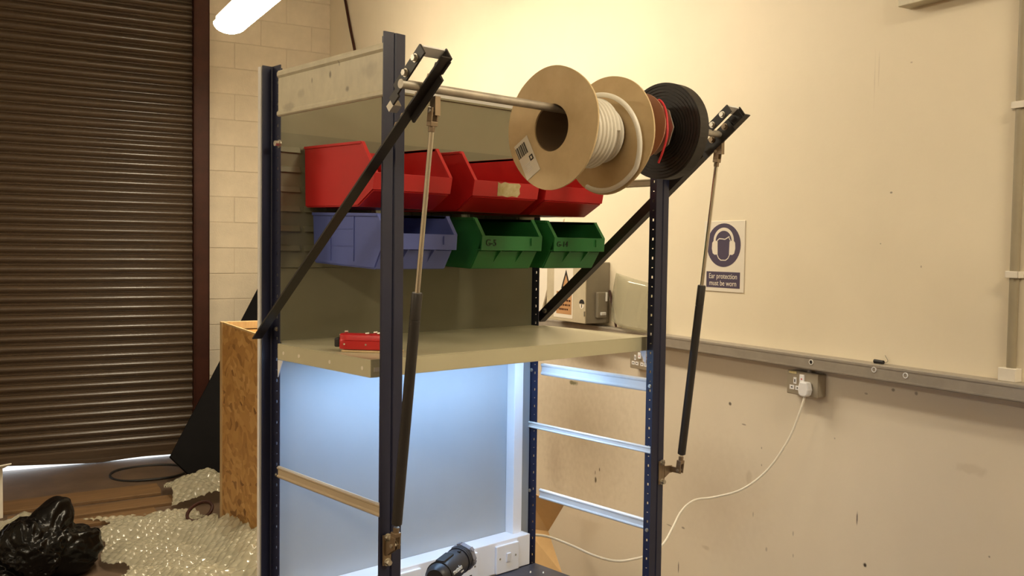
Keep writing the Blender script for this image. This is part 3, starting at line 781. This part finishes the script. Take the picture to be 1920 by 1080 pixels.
# ------------------------------------------------------------------ cordless drill standing on the worktop
dm = frameM(M_RACK @ Vector((.335, .195, -.699)), (.88, .47, 0), (-.47, .88, 0))
dr = thing('cordless_drill', 'black cordless drill standing on its battery in front of the white sockets', 'drill', dm)
zb = .160
b = B(dm); b.lathe([(-.085, .001), (-.085, .022), (-.078, .029), (-.05, .033), (.02, .033), (.045, .031), (.047, .029), (.047, .001)], (0, 0, zb), (1, 0, 0), seg=28, closed=False); body = b.build('motor_housing', m_tool, dr, smooth=True)
b = B(dm)
for x in (.051, .059, .067): b.lathe([(x-.003, .02), (x-.003, .033), (x+.003, .033), (x+.003, .02)], (0, 0, zb), (1, 0, 0), seg=28)
b.build('torque_ring', m_tool, dr, smooth=False)
b = B(dm); b.lathe([(.070, .001), (.070, .035), (.088, .035), (.097, .029), (.099, .021), (.099, .001)], (0, 0, zb), (1, 0, 0), seg=8, closed=False); b.build('gear_collar', m_toolgrey, dr)
b = B(dm)
for k in range(6):
    a = 2*math.pi*k/6+.3
    b.box((.080, .033*math.cos(a), zb+.033*math.sin(a)), (.014, .010, .006), Matrix.Rotation(a-math.pi/2, 3, 'X'))
b.build('grip_lug', m_toolgrey, dr)
b = B(dm); b.lathe([(.100, .001), (.100, .016), (.112, .014), (.118, .008), (.118, .001)], (0, 0, zb), (1, 0, 0), seg=18, closed=False); b.build('chuck_nose', m_black, dr)
b = B(dm); b.box((-.030, 0, zb+.0335), (.060, .022, .006)); b.box((.030, -.012, zb+.031), (.010, .008, .006)); b.build('top_vent', m_ink, body, bevel=.002)
b = B(dm); b.lathe([(-.062, .031), (-.062, .0338), (-.058, .0338), (-.058, .031)], (0, 0, zb), (1, 0, 0), seg=28); b.build('end_seam', m_ink, body)
b = B(dm); b.sheet([[(x+cx_, y, z) for x, y in ((-.022, -.012), (-.010, -.018), (.014, -.016), (.024, -.008), (.024, .008), (.014, .016), (-.010, .018), (-.022, .012), (-.022, -.012))] for z, cx_ in ((.04, -.035), (.07, -.028), (.10, -.018), (.135, -.006))]); b.build('handle', m_tool, dr, smooth=True)
b = B(dm); b.span((.006, -.006, .095), (.020, .006, .125)); b.build('trigger', m_redwire, dr, bevel=.002)
b = B(dm); b.span((-.085, -.034, 0), (.035, .034, .045)); b.build('battery', m_tool, dr, bevel=.006)
text_part('metabo', .017, frameM(dm @ Vector((-.028, -.0327, zb+.009)), dm.to_3x3() @ Vector((1, 0, 0)), dm.to_3x3() @ Vector((0, .28, .96))), 'lettering', m_rail, body)
b = B(dm); b.box((-.002, -.0338, zb-.004), (.014, .001, .003)); b.build('lettering', m_rail, body)

# ------------------------------------------------------------------ things on the right wall
def wallthing(name, label, cat, t, z, group=None): return thing(name, label, cat, M_ROOM @ Matrix.Translation((SA, t, z)), group)
def RB(): return B(M_ROOM)
# steel trunking
zt0, zt1, TS = 1.326, 1.378, SA-.06
trk = wallthing('steel_trunking', 'long grey steel cable trunking fixed along the right wall', 'trunking', 2.5, zt0)
b = RB(); b.span((TS, T0+.05, zt0), (SA, 7.6, zt1)); b.build('duct', m_trunk, trk, bevel=.002)
b = RB(); b.span((TS-.0015, T0+.05, zt1-.010), (TS, 7.6, zt1-.004)); b.span((TS-.0015, T0+.05, zt0+.004), (TS, 7.6, zt0+.009)); b.build('cover_lip', m_trunk, trk)
for (px, py, mm) in ((1521, 679, m_hole), (1639, 693, m_pvc), (1698, 704, m_pvc)):
    t, z = on_wall(px, py, TS)
    b = RB(); b.lathe([(0, .0095), (-.002, .0095), (-.0022, .007), (0, .007)], (TS, t, z), (1, 0, 0), seg=24); p = b.build('knockout_ring', m_rail if mm is m_hole else mm, trk)
    b = RB(); b.cyl((TS-.001, t, z), (TS+.001, t, z), .007, seg=18); b.build('knockout_plug', m_trunk if mm is m_pvc else m_hole, p)
for t in (3.37, 3.44):
    b = RB(); b.span((TS-.0008, t, zt0), (TS, t+.002, zt1)); b.build('cover_joint', m_isogrey, trk)
# debris left on the trunking
t, z = on_wall(1648, 676, SA-.03)
b = RB(); b.lathe([(-.020, .0005), (-.019, .006), (.018, .007), (.021, .0005)], (SA-.03, t, zt1+.0072), (0, 1, 0), seg=14, closed=False); o = b.build('black_plug', m_ink, None, smooth=True); recentre(o)
tag(o, 'small black plastic plug lying on top of the grey steel trunking', 'plug')
t2, z2 = on_wall(1660, 668, SA-.02)
b = RB(); b.tube(smoothpath([(SA-.02, t2+.01, zt1+.002), (SA-.012, t2-.004, zt1+.010), (SA-.006, t2+.012, zt1+.028)], 5), .0012, 6); o = b.build('wire_offcut', m_isogrey); recentre(o)
tag(o, 'short bent wire offcut standing on the grey steel trunking', 'wire')
# twin sockets
def twin(tl_, zc, label, plug):
    """tl_: t of the far (picture-left) edge"""
    th = wallthing('wall_socket', label, 'socket', tl_-.073, zc-.045, 'metal wall sockets')
    X0 = SA-.052
    b = RB(); b.span((X0+.012, tl_-.146, zc-.043), (SA, tl_, zc+.043)); b.build('back_box', m_metalplate, th, bevel=.006)
    b = RB(); b.span((X0+.006, tl_-.147, zc-.044), (X0+.012, tl_+.001, zc+.044)); b.build('face_plate', m_metalplate, th, bevel=.004)
    for i in (0, 1):
        tc = tl_-.040-.066*i
        if plug and i: continue
        b = RB(); fx = X0+.006
        b.span((fx-.001, tc-.006, zc-.004), (fx, tc+.008, zc+.020))
        b.span((fx-.001, tc-.024, zc-.026), (fx, tc-.002, zc-.010)); b.span((fx-.001, tc+.004, zc-.026), (fx, tc+.026, zc-.010))
        f = b.build('socket_insert', m_pvc, th)
        b = RB(); b.span((fx-.0016, tc-.001, zc+.002), (fx-.0008, tc+.003, zc+.013)); b.span((fx-.0016, tc-.017, zc-.020), (fx-.0008, tc-.009, zc-.016)); b.span((fx-.0016, tc+.011, zc-.020), (fx-.0008, tc+.019, zc-.016)); b.build('pin_slot', m_hole, f)
    for tc in (tl_-.075, tl_-.128):
        if plug and tc < tl_-.1: continue
        b = RB(); b.span((X0+.001, tc-.011, zc+.006), (X0+.006, tc+.011, zc+.034)); r = b.build('rocker', m_pvc, th, bevel=.001)
        b = RB(); b.span((X0+.0003, tc-.003, zc+.016), (X0+.001, tc+.003, zc+.020)); b.build('switch_mark', m_redwire, r)
    return th
tS, zS = 2.500, 1.268
ws = twin(tS, zS, 'grey metal twin wall socket with a white plug in it', True)
b = RB(); b.span((SA-.0469, tS-.046, zS+.033), (SA-.0459, tS-.010, zS+.042)); b.build('yellow_sticker', m_oldlabel, ws)
b = RB(); b.cyl((SA-.02, tS-.085, zS+.043), (SA-.02, tS-.085, zt0), .010, seg=14); b.build('conduit_stub', m_trunk, ws)
twin(3.475, 1.247, 'grey metal twin wall socket seen just under the cream shelf', False)
# plug and its cable
pm = SA-.046
plg = wallthing('power_plug', 'white mains plug in the twin socket with its long white cable', 'plug', tS-.105, zS-.03)
b = RB()
tcp = tS-.102
outl = [(-.018, .024), (.018, .024), (.025, -.004), (.020, -.024), (.010, -.030), (-.010, -.030), (-.020, -.024), (-.025, -.004)]
b.prism([(tcp+u, zS-.012+v_) for u, v_ in outl], pm-.028, pm-.002, 'x'); b.build('plug_body', m_pvc, plg, bevel=.005)
path = []
for px, py, s in ((1508, 741, 2.585), (1499, 775, 2.575), (1478, 825, 2.56), (1440, 880, 2.53), (1392, 917, 2.47), (1340, 932, 2.40), (1302, 938, 2.32), (1278, 958, 2.24), (1262, 988, 2.16), (1245, 1018, 2.08), (1222, 1038, 1.98), (1190, 1048, 1.88), (1155, 1052, 1.79), (1115, 1042, 1.70), (1070, 1022, 1.62), (1030, 1007, 1.55), (1004, 1003, 1.50), (990, 1004, 1.47)):
    t, z = on_wall(px, py, s); path.append((s, t, z))
path[0] = (pm-.015, tcp, zS-.040)
b = RB(); b.tube(smoothpath([(pm-.015, tcp, zS-.030)] + path, 8), .0042, 8); b.build('flex_cable', m_wcable, plg, smooth=True)
# ear protection sign
tA, tBn, zA, zBn = 3.028, 2.786, 1.584, 1.876
sg = wallthing('safety_sign', 'white and dark blue ear protection sign on the right wall', 'sign', (tA+tBn)/2, zA)
SX = SA-.004
b = RB(); b.span((SX, tBn, zA), (SA, tA, zBn)); b.build('board', m_signwhite, sg, bevel=.001)
cc, cz_ = (tA+tBn)/2+.001, zA+.192
def sm(off): return frameM(RM(SX-off, cc, cz_), M_ROOM.to_3x3() @ Vector((0, -1, 0)), (0, 0, 1))
K = .092
def disc(rx, ry, x=0, y=0, n=40): return [(x+rx*math.cos(2*math.pi*k/n), y+ry*math.sin(2*math.pi*k/n)) for k in range(n)]
b = B(sm(.0003)); b.prism(disc(.100, .090), -.0003, .0003, 'z'); b.build('blue_disc', m_signblue, sg)
b = B(sm(.0008)); n = 24
def band(pts, wd):
    P = [Vector((x, y, 0)) for x, y in pts]
    L_, R_ = [], []
    for i, p in enumerate(P):
        d = (P[min(i+1, len(P)-1)]-P[max(i-1, 0)]).normalized(); nn = Vector((-d.y, d.x, 0))
        L_.append(p+nn*wd/2); R_.append(p-nn*wd/2)
    poly = [(p.x, p.y) for p in L_] + [(p.x, p.y) for p in reversed(R_)]
    for i in range(len(P)-1):
        b.prism([(L_[i].x, L_[i].y), (L_[i+1].x, L_[i+1].y), (R_[i+1].x, R_[i+1].y), (R_[i].x, R_[i].y)], -.0002, .0003, 'z')
band([(.054*math.cos(math.pi*k/n), .018+.048*math.sin(math.pi*k/n)) for k in range(n+1)], .013)
for e in (-1, 1):
    b.prism([(e*.036, .016), (e*.058, .020), (e*.068, .010), (e*.070, -.014), (e*.064, -.034), (e*.052, -.040), (e*.034, -.038)], -.0002, .0003, 'z')
band([(-.038, -.038), (-.028, -.054), (-.014, -.062), (.014, -.062), (.028, -.054), (.038, -.038)], .004)
band([(-.040, .018), (-.026, .027), (-.008, .026), (.008, .024), (.024, .031), (.034, .036)], .004)
band([(.030, .036), (.036, .024), (.042, .018)], .003)
b.build('earmuff_symbol', m_signwhite, sg)
tm2 = frameM(RM(SX-.0003, cc, zA+.049), M_ROOM.to_3x3() @ Vector((0, -1, 0)), (0, 0, 1))
b = B(tm2); b.box((0, 0, 0), (.200, .066, .0008)); tp = b.build('text_panel', m_signblue, sg)
text_part('Ear protection', .031, tm2 @ Matrix.Translation((0, .014, .0006)), 'lettering', m_signwhite, tp, .0003, .93)
text_part('must be worn', .031, tm2 @ Matrix.Translation((0, -.015, .0006)), 'lettering', m_signwhite, tp, .0003, .93)
# isolator box with the danger notice
ib = wallthing('isolator_box', 'grey metal isolator box with a danger notice on its front, above the trunking', 'electrical box', 3.9, 1.39)
FX = 2.505
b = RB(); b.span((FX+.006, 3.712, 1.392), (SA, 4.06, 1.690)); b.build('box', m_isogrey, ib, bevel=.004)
b = RB(); b.span((FX, 3.708, 1.392), (FX+.006, 4.064, 1.692)); door = b.build('door', m_isobox, ib, bevel=.002)
for z in (1.44, 1.63):
    b = RB(); b.cyl((FX-.002, 3.712, z-.012), (FX-.002, 3.712, z+.012), .004, seg=8); b.build('hinge', m_isogrey, door)
b = RB(); b.span((FX+.06, 3.690, 1.42), (FX+.115, 3.712, 1.545)); b.build('switch_housing', m_isogrey, ib, bevel=.004)
b = RB(); b.span((FX+.075, 3.680, 1.432), (FX+.105, 3.692, 1.448)); b.span((FX+.105, 3.684, 1.50), (FX+.115, 3.692, 1.545)); b.build('switch_lever', m_rail, ib, bevel=.003)
dmx = frameM(RM(FX-.0006, 3.905, 1.545), M_ROOM.to_3x3() @ Vector((0, -1, 0)), (0, 0, 1))
b = B(dmx); b.box((0, -.012, 0), (.175, .250, .001)); dn = b.build('danger_notice', m_signwhite, ib)
b = B(dmx); b.prism([(-.020, .010), (.068, .010), (.024, .105)], .0004, .0008, 'z'); tri = b.build('warning_triangle', m_ink, dn)
b = B(dmx); b.prism([(-.002, .021), (.050, .021), (.024, .078)], .0008, .0012, 'z'); b.build('warning_triangle', m_orange, dn)
b = B(dmx); b.box((.008, -.062, .0006), (.140, .112, .0006)); b.build('orange_field', m_orange, dn)
text_part('DANGER', .030, dmx @ Matrix.Translation((.006, -.022, .0012)), 'lettering', m_ink, dn, .0003, .95)
b = B(dmx)
rr = random.Random(5)
for k, y in enumerate((-.050, -.072, -.094)):
    x = -.050 + .012*(k == 2)
    while x < (.062 if k < 2 else .04):
        wv = rr.uniform(.006, .018); b.box((x+wv/2, y, .0011), (wv, .009, .0003)); x += wv+.005
b.build('small_print', m_guide, dn)
t, z = on_wall(1091, 570, FX)
b = B(frameM(RM(FX-.0006, t, z), M_ROOM.to_3x3() @ Vector((0, -1, 0)), (0, 0, 1)))
b.prism([(.022*math.cos(math.pi*k/12), .002+.020*math.sin(math.pi*k/12)) for k in range(13)], -.0004, .0006, 'z'); b.build('round_mark', m_ink, ib)
b = B(frameM(RM(FX-.0006, t, z), M_ROOM.to_3x3() @ Vector((0, -1, 0)), (0, 0, 1)))
b.prism([(.020*math.cos(math.pi+math.pi*k/12), -.002+.022*math.sin(math.pi+math.pi*k/12)) for k in range(13)], -.0004, .0006, 'z'); b.build('round_mark', m_signwhite, ib)
b = B(frameM(RM(FX-.0006, t, z), M_ROOM.to_3x3() @ Vector((0, -1, 0)), (0, 0, 1)))
b.box((0, -.010, .0008), (.006, .016, .0004)); b.build('round_mark', m_ink, ib)
# boards leaning on the trunking, left of the isolator box
def leaning(name, m, poly, s_top, label, cat, th=.008, zlow=1.38, s_low=None):
    """poly: photo pixels of a board standing on the trunking and leaning on the wall; cut from the leaning plane"""
    s_low = s_low or SA-.05
    P = []
    for px, py in poly:
        s = s_low
        for _ in range(12):
            t, z = on_wall(px, py, s); s = s_low + (s_top-s_low)*max(-.2, (z-zlow))/.5
        P.append(Vector((s, t, z)))
    b = RB(); n = (P[1]-P[0]).cross(P[2]-P[0]).normalized()
    l0 = [b.v(p) for p in P]; l1 = [b.v(p+n*th*(1 if n.x > 0 else -1)) for p in P]
    b.face(l0); b.face(l1)
    for i in range(len(P)): b.face([l0[i], l0[(i+1) % len(P)], l1[(i+1) % len(P)], l1[i]])
    o = b.build(name, m); recentre(o); return tag(o, label, cat)
leaning('white_board', m_signwhite, [(985, 402), (1057, 410), (1036, 500), (1011, 600), (985, 598)], SA-.030, 'white offcut board leaning on the wall behind the rack, left of the isolator box', 'board')
leaning('tan_board', m_side, [(1060, 405), (1112, 412), (1108, 470), (1060, 505), (1030, 599), (1013, 599), (1040, 500)], SA-.020, 'tan offcut board leaning in front of the white one', 'board', .006, s_low=SA-.115) if False else None
# clear curved film and a dark stick right of the box
rows = []
for i in range(9):
    u = i/8; r = []
    for j in range(11):
        v_ = j/10
        t = 3.63 - .36*v_ + .03*math.sin(u*2.2)
        z = 1.380 + .015*(1-v_)*0 + u*(.26 - .05*v_) + (.03*(1-v_)**2 if u == 0 else 0)
        s = SA-.045 + .040*u - .035*math.sin(v_*math.pi)*(1-.5*u)
        r.append((s, t, max(z, 1.381)))
    rows.append(r)
b = RB(); b.sheet(rows); o = b.build('plastic_film', m_film, None, smooth=True, solid=.001); recentre(o)
tag(o, 'curved sheet of glossy pale film standing on the trunking right of the isolator box', 'plastic sheet')
t0_, z0_ = on_wall(1155, 611, SA-.035); t1_, z1_ = on_wall(1143, 545, SA-.012)
b = RB(); b.cyl((SA-.035, t0_, 1.3835), (SA-.012, t1_, z1_), .0055, seg=10); o = b.build('dark_stick', m_guide); recentre(o)
tag(o, 'thin dark stick leaning on the wall beside the isolator box', 'stick')
# conduit with saddles at the right edge
cd = wallthing('wall_conduit', 'vertical grey conduit with white saddles rising from the trunking', 'conduit', 1.648, 1.38)
tcn = 1.650
b = RB(); b.cyl((SA-.016, tcn, zt1), (SA-.016, tcn, CEIL), .0135, seg=18); b.build('pipe', m_cond, cd, smooth=True)
for z in (1.694, 2.19):
    b = RB(); b.span((SA-.033, tcn-.020, z-.010), (SA-.028, tcn+.020, z+.010)); b.span((SA-.033, tcn-.020, z-.010), (SA, tcn-.015, z+.010)); b.span((SA-.033, tcn+.015, z-.010), (SA, tcn+.020, z+.010)); b.span((SA-.004, tcn-.036, z-.009), (SA, tcn+.036, z+.009))
    s_ = b.build('saddle', m_signwhite, cd, bevel=.001)
    b = RB(); b.cyl((SA-.006, tcn+.029, z), (SA-.004, tcn+.029, z), .004, seg=8); b.build('screw', m_isogrey, s_)
b = RB(); b.span((SA-.034, tcn-.024, zt1), (SA-.001, tcn+.030, zt1+.040)); b.build('adaptor', m_signwhite, cd, bevel=.002)
# box section trunking high on the wall
bt_ = wallthing('high_trunking', 'cream box trunking high on the right wall, at the top right corner', 'trunking', 1.4, 2.56)
b = RB(); b.span((SA-.055, -1.5, 2.555), (SA, 2.055, 2.63)); b.build('duct', m_side, bt_, bevel=.003)
b = RB(); b.span((SA-.058, -1.5, 2.610), (SA-.055, 2.055, 2.633)); b.build('cover', m_side, bt_)
# dark cable in the corner
b = RB(); p0, p1 = on_wall(648, 0, SA-.012), on_wall(668, 105, SA-.012)
q = [(SA-.016, p0[0]+(p0[0]-p1[0])*.5, p0[1]+(p0[1]-p1[1])*.5), (SA-.016,)+p0, (SA-.015, (p0[0]+p1[0])/2+.01, (p0[1]+p1[1])/2), (SA-.016,)+p1, (SA-.016, p1[0]-.25, p1[1]-.5)]
b.tube(smoothpath(q, 6), .012, 8); o = b.build('corner_cable', m_guide, None, smooth=True); recentre(o)
tag(o, 'dark brown cable running down the wall near the corner', 'cable')

# ------------------------------------------------------------------ left side: crate, black board, floor litter
cr = thing('strand_board_crate', 'tall strand board crate with pale timber edges standing left of the rack', 'crate', M_ROOM @ Matrix.Translation((1.5, 5.2, 0)))
c0, c1, ct0, ct1, CH = 1.225, 1.80, 4.55, 5.74, 1.285
b = RB(); b.span((c0, ct0, .0), (c0+.012, ct1-.055, CH-.01)); b.build('side_panel', m_osb, cr)
b = RB(); b.span((c1-.012, ct0, .0), (c1, ct1-.055, CH-.01)); b.build('side_panel', m_osb, cr)
b = RB(); b.span((c0+.012, ct0, .0), (c1-.012, ct0+.012, CH-.01)); b.build('end_panel', m_osb, cr)
b = RB(); b.span((c0+.012, ct0+.012, CH-.062), (c1-.012, ct1-.055, CH-.05)); b.build('lid_panel', m_osb, cr)
for sx_ in (c0-.004, c1-.036):
    b = RB(); b.span((sx_, ct1-.055, 0), (sx_+.040, ct1, CH)); b.build('timber_edge', m_timber, cr, bevel=.002)
b = RB(); b.span((c0+.036, ct1-.040, CH-.045), (c1-.036, ct1, CH)); b.build('timber_edge', m_timber, cr, bevel=.002)
b = RB(); b.span((c0+.036, ct1-.020, 0), (c1-.036, ct1-.008, CH-.045)); b.build('end_panel', m_osb, cr)
for sx_ in (c0, c1-.012):
    b = RB(); b.span((sx_, ct0, CH-.010), (sx_+.012, ct1-.055, CH)); b.build('timber_edge', m_timber, cr)

# black board leaning in the corner, tipped sideways
zb0 = 0.0
def bb(px, py):
    # plane leaning on the back wall: t = 7.05 at the floor, 7.95 at 1.9 m
    d = M_ROOM.to_3x3().inverted() @ ray(px, py)
    k = (7.20 - 0.42*0 ) ; 
    # t = 7.2 + .40*z  ->  k*d.y = 7.2 + .40*(CZ + k*d.z)
    k = (7.0 + .44*CZ)/(d.y - .44*d.z)
    return Vector((k*d.x, k*d.y, CZ+k*d.z))
pts = [bb(317, 858), bb(366, 905), bb(480, 880), bb(600, 640), bb(520, 470)]
pts[1].z = max(pts[1].z, .004)
b = RB(); n = Vector((0, -1, .44)).normalized()
lift = -min(p.z for p in pts)+.003
pts = [p+Vector((0, 0, lift if lift > 0 else 0)) for p in pts]
l0 = [b.v(p) for p in pts]; l1 = [b.v(p+n*.03) for p in pts]
b.face(l0); b.face(l1)
for i in range(len(pts)): b.face([l0[i], l0[(i+1) % len(pts)], l1[(i+1) % len(pts)], l1[i]])
o = b.build('black_board', m_dark, None, bevel=.004); recentre(o)
tag(o, 'large black board leaning in the corner behind the strand board crate', 'board')

# planks on the floor
for k, (sa, sb, t, wv, dz, an_, lab) in enumerate(((-.10, 1.06, 6.86, .28, .022, .06, 'wide brown plank lying on the floor nearest the shutter'),
                                          (.10, 1.10, 6.52, .20, .022, .09, 'brown plank lying on the floor in the middle of three'),
                                          (.25, .95, 6.27, .16, .022, .11, 'brown plank lying on the floor next to the bubble wrap'))):
    Mx = M_ROOM @ Matrix.Translation(((sa+sb)/2, t, 0)) @ Matrix.Rotation(an_, 4, 'Z')
    b = B(); Lk = sb-sa
    b.prism([(-Lk/2, -wv/2), (Lk/2-.03, -wv/2), (Lk/2-.01, -wv*.2), (Lk/2, wv/2), (-Lk/2, wv/2)], 0, dz, 'z')
    o = b.build('floor_plank', m_plank, None, bevel=.003); o.matrix_world = Mx; tag(o, lab, 'plank', 'planks on the floor')
# black cable hoop
(hs0, ht0), (hs1, ht1) = on_floor(201, 885), on_floor(345, 890)
cs, ct = (hs0+hs1)/2+.02, 7.44
b = RB(); b.tube([(cs+.27*math.cos(a), ct+.25*math.sin(a), .009+.004*math.sin(3*a)) for a in [2*math.pi*k/48 for k in range(49)]], .0085, 8); o = b.build('cable_hoop', m_ink, None, smooth=True); recentre(o)
tag(o, 'black cable coiled in a single hoop on the floor by the shutter', 'cable')
# small strap loop at the crate's foot
b = RB(); b.tube([(1.14+.075*math.cos(a), 5.93+.05*math.sin(a), .085+.045*math.sin(a+.6)) for a in [2*math.pi*k/32 for k in range(33)]], .011, 8); o = b.build('strap_loop', m_guide, None, smooth=True); recentre(o)
tag(o, 'dark strap loop poking from the bubble wrap at the crate foot', 'strap')

# bubble wrap
def bubble_wrap(name, label, s0_, s1_, t0_, t1_, hfun, step, seed):
    nx, ny = int((s1_-s0_)/step), int((t1_-t0_)/step)
    b = B(M_ROOM); P = .052; rb = .0235
    rows = []
    for j in range(ny+1):
        row = []
        for i in range(nx+1):
            s, t = s0_+(s1_-s0_)*i/nx, t0_+(t1_-t0_)*j/ny
            h = hfun(s, t)
            # crumple, then a hexagonal field of blisters
            cw = Vector((s*1.0, t*1.0, seed))
            crum = .050*noise.noise(cw*4.0) + .020*noise.noise(cw*10.0) + .004*noise.noise(cw*24)
            u_ = s + .03*noise.noise(cw*3.1); v_ = t + .03*noise.noise(cw*3.1+Vector((9, 2, 1)))
            r_ = round(v_/(P*.866)); q = round(u_/P - (r_ % 2)*.5)
            best = 9
            for dr_ in (-1, 0, 1):
                rr_ = r_+dr_; qq = round(u_/P - (rr_ % 2)*.5)
                dx = u_-(qq+(rr_ % 2)*.5)*P; dy = v_-rr_*P*.866; best = min(best, math.hypot(dx, dy))
            k = max(0, 1-(best/rb)**2)
            row.append((s + .02*noise.noise(cw*4+Vector((0, 5, 0))), t + .02*noise.noise(cw*4+Vector((0, 0, 7))), max(.001, .012+h+crum*min(1, h*12+.3)) + (.009+.016*abs(noise.noise(Vector((round(u_/P)*1.7, r_*2.3, seed)))))*k**.6))
        rows.append(row)
    b.sheet(rows)
    # torn outline: drop quads outside an uneven edge
    kill = []
    Mi = M_ROOM.inverted()
    for f in b.bm.faces:
        c = Mi @ f.calc_center_median()
        e = min((c.x-s0_)/.22, (s1_-c.x)/.10, (c.y-t0_)/.10, (t1_-c.y)/.22)
        if e < .35+.55*noise.noise(Vector((c.x*3.2, c.y*3.2, seed+3))): kill.append(f)
    bmesh.ops.delete(b.bm, geom=kill, context='FACES')
    o = b.build(name, m_bubble, None, smooth=False, auto=False)
    for f in o.data.polygons: f.use_smooth = True
    recentre(o); return tag(o, label, 'bubble wrap')
def h1(s, t):
    a = max(0, min(1, (s-.42)/.35)); c = max(0, min(1, (6.35-t)/.5)); e = max(0, min(1, (5.6-t)/1.2))
    return a*c*(.055 + .16*e*e + .17*max(0, min(1, (s-.95)/.25))*max(0, min(1, (5.75-t)/.5)))
def h2(s, t):
    a = max(0, 1-((s-1.26)/.26)**2); c = max(0, 1-((t-6.62)/.36)**2); return .13*a*c
bubble_wrap('bubble_wrap', 'big heap of clear bubble wrap spread over the floor in front of the crate', .49, 1.205, 3.9, 6.32, h1, .0062, 1.0)
bubble_wrap('bubble_wrap', 'small crumpled piece of bubble wrap behind the crate, by the black board', .98, 1.60, 6.30, 6.98, h2, .0062, 5.0)

# black bin bag
def bag():
    bm = bmesh.new(); bmesh.ops.create_icosphere(bm, subdivisions=6, radius=1.0)
    lumps = [(Vector((-.28, 0, -.12)), .24), (Vector((.06, .05, .18)), .34), (Vector((.24, .10, .42)), .20), (Vector((.36, .05, .10)), .30), (Vector((-.45, -.05, -.14)), .15)]
    for v in bm.verts:
        d = v.co.normalized()
        r = 0
        for c, rad in lumps:                                   # support-like radial union of the lumps
            bq = d.dot(c); disc_ = bq*bq - (c.length_squared - rad*rad)
            if disc_ > 0: r = max(r, bq + math.sqrt(disc_))
        r = max(r, .16)
        r *= 1 + .16*noise.noise(d*2.2) + .10*abs(noise.noise(d*5+Vector((3, 1, 0)))) - .14*abs(noise.noise(d*8.5)) - .09*abs(noise.noise(d*17+Vector((5, 0, 2)))) + .02*noise.noise(d*26)
        p = d*r; p.z = max(p.z*.9, -.13); v.co = p
    for _ in range(2): bmesh.ops.smooth_vert(bm, verts=bm.verts, factor=.4, use_axis_x=True, use_axis_y=True, use_axis_z=True)
    me = bpy.data.meshes.new('bin_bag'); bm.to_mesh(me); bm.free(); me.materials.append(m_bag)
    for f in me.polygons: f.use_smooth = True
    o = bpy.data.objects.new('bin_bag', me); COL.objects.link(o)
    zmin = min(v.co.z for v in me.vertices); me.transform(Matrix.Translation((0, 0, -zmin))); me.transform(Matrix.Scale(.56, 4))
    o.matrix_world = M_ROOM @ Matrix.Translation((.165, 5.30, .003)) @ Matrix.Rotation(.25, 4, 'Z')
    return tag(o, 'glossy black bin bag slumped on the floor at the bottom left', 'bag')
bag()
# papers and film at the far left
def crumpled(name, m, label, cat, s0_, s1_, t0_, t1_, hf, seed, n=26):
    b = RB(); rows = []
    for j in range(n+1):
        row = []
        for i in range(n+1):
            u, v_ = i/n, j/n; s, t = s0_+(s1_-s0_)*u, t0_+(t1_-t0_)*v_
            c = Vector((s*3, t*3, seed)); row.append((s+.03*noise.noise(c), t+.03*noise.noise(c+Vector((4, 4, 4))), max(.004, hf(u, v_)+.03*noise.noise(c*1.7)+.012*noise.noise(c*5))))
        rows.append(row)
    b.sheet(rows); o = b.build(name, m, None, smooth=False, solid=.0012)
    for f in o.data.polygons: f.use_smooth = True
    recentre(o); return tag(o, label, cat)
crumpled('plastic_sheet', m_bubble, 'crumpled pale plastic sheet heaped behind the black bag', 'plastic sheet', -.05, .40, 5.85, 6.55, lambda u, v_: .14*math.sin(math.pi*min(1, v_*1.1))*(1-abs(u-.5)*1.4), 2.0)
crumpled('white_paper', m_paper, 'crumpled white paper beside the black bag at the left edge', 'paper', -.20, .20, 5.62, 5.90, lambda u, v_: .12+.06*math.sin(3*u+2*v_), 6.0)
b = RB(); Mc = Matrix.Rotation(.5, 3, 'Z'); b.box((.000, 6.60, .165), (.16, .012, .33), Mc); b.box((.025, 6.56, .338), (.17, .10, .008), Mc @ Matrix.Rotation(-.4, 3, 'X'))
o = b.build('carton_flap', m_paper, None, bevel=.002); recentre(o); tag(o, 'upright pale carton piece at the left edge in front of the shutter', 'carton')

# carton and film on the floor behind the rack, against the right wall
def wq(px, py, s): t, z = on_wall(px, py, s); return Vector((s, t, z))
b = RB()
A_ = [wq(985, 920, 2.30), wq(1057, 948, 2.42), wq(1028, 996, 2.42), wq(985, 990, 2.30)]
C_ = [wq(985, 990, 2.29), wq(1028, 996, 2.41), wq(1054, 1075, 2.36), wq(985, 1085, 2.24)]
for q in (A_, C_):
    n = (q[1]-q[0]).cross(q[2]-q[0]).normalized()*.006
    l0 = [b.v(p) for p in q]; l1 = [b.v(p+n) for p in q]; b.face(l0); b.face(l1)
    for i in range(4): b.face([l0[i], l0[(i+1) % 4], l1[(i+1) % 4], l1[i]])
lowest = min(v.co.z for v in b.bm.verts)
b.span((1.95, 3.75, .0), (2.30, 4.05, max(.05, lowest)))
o = b.build('opened_carton', m_box); recentre(o); tag(o, 'opened brown carton with a raised flap on the floor behind the rack', 'carton')
crumpled('dark_film', m_bag, 'crumpled dark plastic film on the floor behind the rack by the right wall', 'plastic sheet', 2.37, 2.61, 3.28, 3.70, lambda u, v_: .21*math.sin(math.pi*u)*math.sin(math.pi*v_)+.02, 9.0)
